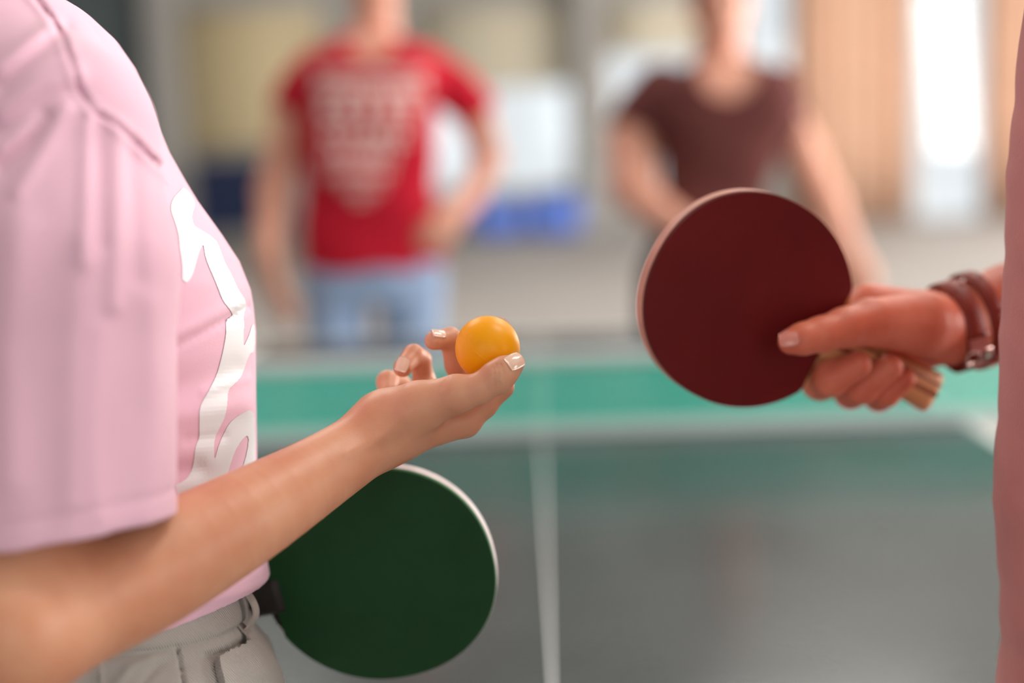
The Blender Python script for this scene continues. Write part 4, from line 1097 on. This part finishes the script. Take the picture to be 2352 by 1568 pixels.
#MEN
# ------------------------------------------------------------------ two people beyond the table
def background_person(label, d0, torso, neck, head_c, arms, sleeves, hemY, neckhole, shirt_mat, leg_mat, legs, head_s, hand_tips, facing=(0, -1, 0), collar=60):
    """torso: rows (py, x_left, x_right, half depth m); everything in pixels at depth d0"""
    base = W((torso[-1][1] + torso[-1][2]) / 2, torso[-1][0], d0)
    root = empty('person', (base[0], base[1], 0.0)); tag(root, label, 'person')
    T = np.array(torso, float)
    zc = np.array([W((a + b) / 2, y, d0)[2] for y, a, b, _ in torso]); xc = np.array([W((a + b) / 2, y, d0)[0] for y, a, b, _ in torso])
    hw = (T[:, 2] - T[:, 1]) / 2 * d0 / FPX; hd = T[:, 3]
    o = np.argsort(zc); zc, xc, hw, hd = zc[o], xc[o], hw[o], hd[o]; y0 = base[1]
    def tor(p, grow=0.0):
        z = p[:, 2]; c = np.interp(z, zc, xc); a = np.interp(z, zc, hw) + grow; b = np.interp(z, zc, hd) + grow
        u = (p[:, 0] - c) / a; v = (p[:, 1] - y0) / b
        n = (np.abs(u) ** 2.4 + np.abs(v) ** 2.4) ** (1 / 2.4) + 1e-9; g = np.sqrt((u / a) ** 2 + (v / b) ** 2) / n + 1e-9
        return np.maximum((n - 1) / g, -0.08)
    hcw = W(head_c[0], head_c[1], d0 - 0.04)
    skin_head = head_parts(root, hcw, facing, s=head_s, hair=M['hair'], h=0.006)
    nk = [KW(neck[0], neck[1], d0, 62 * head_s), ((hcw + np.array([0, 0.03, -0.06])).astype(np.float32), 0.056 * head_s)]
    ch = []
    for arm in arms: ch.append([KW(*q) for q in arm])
    hands = []
    for arm, (tip, side, pnm) in zip(arms, hand_tips):
        wr = KW(*arm[-1]); hands += hand_chains(wr[0], W(*tip), side, pnm, wr[1])
    top = W(torso[0][1], torso[0][0], d0)[2]
    def body(p):
        d = np.maximum(np.maximum(tor(p, -0.018), p[:, 2] - (top - 0.02)), zc[0] - p[:, 2])
        d = smin(d, chain(p, nk), 0.05); d = smin(d, skin_head(p), 0.02)
        for c in ch: d = smin(d, chain(p, c, 0.02), 0.01)
        f = None
        for c in hands: q = chain(p, c); f = q if f is None else smin(f, q, 0.002)
        return smin(d, f, 0.01)
    allp = np.array([q[0] for c in ch + hands for q in c] + [hcw + 0.17, hcw - 0.17])
    lo = np.minimum(allp.min(0), [xc.min() - hw.max(), y0 - 0.2, zc[0]]) - 0.08; hi = np.maximum(allp.max(0), [xc.max() + hw.max(), y0 + 0.2, zc[-1]]) + 0.08
    bo = implicit('body', [(body, lo, hi, 0.0065)], M['skin3'], root, False)
    # shirt
    sl = [[KW(*q) for q in s] for s in sleeves]
    hz = W((torso[0][1] + torso[0][2]) / 2, hemY, d0)[2]
    nh = W(neckhole[0], neckhole[1], d0 - 0.10); nr = neckhole[2] * d0 / FPX
    def shirt(p):
        d = np.maximum(tor(p), p[:, 2] - top)
        for s in sl:
            a, b = s[-2][0], s[-1][0]; ax = (b - a) / np.linalg.norm(b - a)
            q = np.maximum(chain(p, s), (p - b) @ ax)
            d = smin(d, q, 0.03)
        d = d + 0.004 * np.sin(p[:, 2] * 26 + p[:, 0] * 17) * np.clip((top - p[:, 2]) * 3, 0, 1)
        d = np.maximum(d, hz - p[:, 2] + 0.006 * np.sin(p[:, 0] * 30))
        q = p - nh.astype(np.float32); cyl = np.sqrt(q[:, 0] ** 2 + (q[:, 2] * 1.0) ** 2) - nr
        hole = np.maximum(cyl, p[:, 1] - (y0 + 0.02))
        return np.maximum(d, -hole)
    so = implicit('t_shirt', [(shirt, lo, hi, 0.0065)], shirt_mat, root, False)
    # trousers
    lg = [[KW(*q) for q in l] for l in legs]
    full = []
    for l in lg:
        hip, kn = l[0], l[1]
        ankle = (np.array([kn[0][0], kn[0][1] + 0.02, 0.10], np.float32), 0.062)
        full.append([hip, kn, (np.array([kn[0][0], kn[0][1], 0.5], np.float32), 0.075), ankle])
    hipz = W((torso[0][1] + torso[0][2]) / 2, hemY - 14, d0)[2]
    def trousers(p):
        d = np.maximum(np.maximum(tor(p, -0.004), p[:, 2] - hipz), zc[0] - p[:, 2])
        for c in full: d = smin(d, chain(p, c), 0.03)
        d = np.maximum(d, p[:, 2] - hipz)
        return np.maximum(d, 0.07 - p[:, 2])
    al = np.array([q[0] for c in full for q in c])
    implicit('trousers', [(trousers, np.minimum(al.min(0), [xc[0] - hw[0], y0 - .15, 0]) - 0.12, np.maximum(al.max(0), [xc[0] + hw[0], y0 + .15, hipz]) + 0.12, 0.010)], leg_mat, root, False)
    for c in full:
        ft = c[-1][0]
        def sf(p, ft=ft):
            d = chain(p, [(np.array([ft[0], ft[1] + 0.04, 0.05], np.float32), 0.05), (np.array([ft[0], ft[1] - 0.16, 0.04], np.float32), 0.045)])
            d = smin(d, chain(p, [(np.array([ft[0], ft[1], 0.06], np.float32), 0.05), (np.array([ft[0], ft[1], 0.11], np.float32), 0.05)]), 0.03)
            return np.maximum(d, 0.002 - p[:, 2])
        implicit('shoe', [(sf, (ft[0] - 0.1, ft[1] - 0.26, -0.02), (ft[0] + 0.1, ft[1] + 0.14, 0.2), 0.01)], M['shoe'], root, False)
    return root, so

D1 = 4.15
redp, redshirt = background_person(
    'person in red printed t-shirt and light jeans with one hand on the hip', D1,
    [(88, 790, 915, .05), (118, 735, 975, .085), (150, 700, 1005, .105), (210, 695, 1010, .115), (300, 702, 1000, .12), (450, 702, 1000, .115), (560, 698, 1012, .115), (640, 692, 1026, .12), (690, 700, 1020, .12)],
    (858, 110), (862, -62), 
    [[(722, 170, D1, 52), (672, 270, D1, 46), (630, 440, D1 - .02, 40), (612, 590, D1 - .10, 27)],
     [(985, 175, D1, 52), (1085, 250, D1 + .05, 44), (1122, 365, D1 + .10, 34), (1080, 455, D1 + .02, 28), (1035, 505, D1 - .08, 24)]],
    [[(735, 170, D1, 62), (690, 215, D1, 58), (664, 262, D1, 52)], [(970, 165, D1, 62), (1040, 205, D1 + .02, 56), (1098, 262, D1 + .06, 50)]],
    612, (858, 78, 62), M['red'], M['jeans'],
    [[(774, 700, D1, 72), (774, 860, D1, 70)], [(946, 700, D1, 72), (944, 860, D1, 70)]], 1.0,
    [((652, 745, D1 - .14), 1, (0.6, 0.6, 0)), ((975, 555, D1 - .14), -1, (0, 1, 0.2))])
bvr = bvh_of(redshirt)
rows = [(172, 725, 985, 22, 13), (205, 725, 985, 26, 11), (250, 735, 965, 52, 5), (310, 745, 945, 40, 6), (358, 745, 915, 34, 7), (402, 750, 900, 24, 9), (436, 790, 880, 16, 6), (458, 815, 855, 12, 2)]
polys = []
for y, a, b, hh, n in rows:
    w = (b - a) / n
    for i in range(n):
        xx = a + i * w; k = random.choice((0, 1, 2))
        y0_, y1_ = y - hh * 0.5, y + hh * 0.5; x1_ = xx + w * 0.82; t = min(w * 0.36, hh * 0.45)
        if k == 0: polys.append([(xx, y0_), (x1_, y0_), (x1_, y0_ + t), (xx + t, y0_ + t), (xx + t, y1_ - t), (x1_, y1_ - t), (x1_, y1_), (xx, y1_)])
        elif k == 1: polys.append([(xx, y0_), (xx + t, y0_), (xx + t, (y0_ + y1_) / 2 - t / 2), (x1_ - t, (y0_ + y1_) / 2 - t / 2), (x1_ - t, y0_), (x1_, y0_), (x1_, y1_), (x1_ - t, y1_), (x1_ - t, (y0_ + y1_) / 2 + t / 2), (xx + t, (y0_ + y1_) / 2 + t / 2), (xx + t, y1_), (xx, y1_)])
        else: polys.append([(xx, y0_), (x1_, y0_), (x1_, y0_ + t), (xx + w * 0.41 + t / 2, y0_ + t), (xx + w * 0.41 + t / 2, y1_), (xx + w * 0.41 - t / 2, y1_), (xx + w * 0.41 - t / 2, y0_ + t), (xx, y0_ + t)])
decal('shirt_print', bvr, polys, [], 4.0, M['redprint'], redp, redshirt, 3.0, lift=0.002)

D2 = 4.20
brownp, brownshirt = background_person(
    'person in dark brown t-shirt standing behind the dark red paddle', D2,
    [(138, 1600, 1708, .05), (160, 1545, 1770, .085), (195, 1478, 1815, .105), (260, 1480, 1818, .12), (330, 1505, 1795, .12), (430, 1520, 1748, .115), (520, 1500, 1745, .12), (620, 1475, 1790, .125), (740, 1465, 1790, .125)],
    (1655, 165), (1655, 18),
    [[(1505, 225, D2, 58), (1456, 330, D2 - .02, 58), (1458, 430, D2 - .08, 54), (1500, 482, D2 - .18, 42), (1580, 525, D2 - .30, 32)],
     [(1785, 225, D2, 52), (1835, 340, D2 - .02, 46), (1895, 465, D2 - .05, 44), (1968, 620, D2 - .16, 30)]],
    [[(1520, 215, D2, 70), (1478, 262, D2, 68), (1450, 308, D2 - .02, 66)], [(1785, 210, D2, 60), (1805, 280, D2, 54), (1830, 350, D2 - .02, 50)]],
    560, (1662, 165, 66), M['brown'], M['darkjeans'],
    [[(1550, 640, D2, 82), (1540, 840, D2, 70)], [(1710, 640, D2, 82), (1720, 840, D2, 70)]], 1.06,
    [((1665, 560, D2 - .36), -1, (0, 0, -1)), ((2000, 745, D2 - .22), -1, (-0.3, -0.6, 0))])
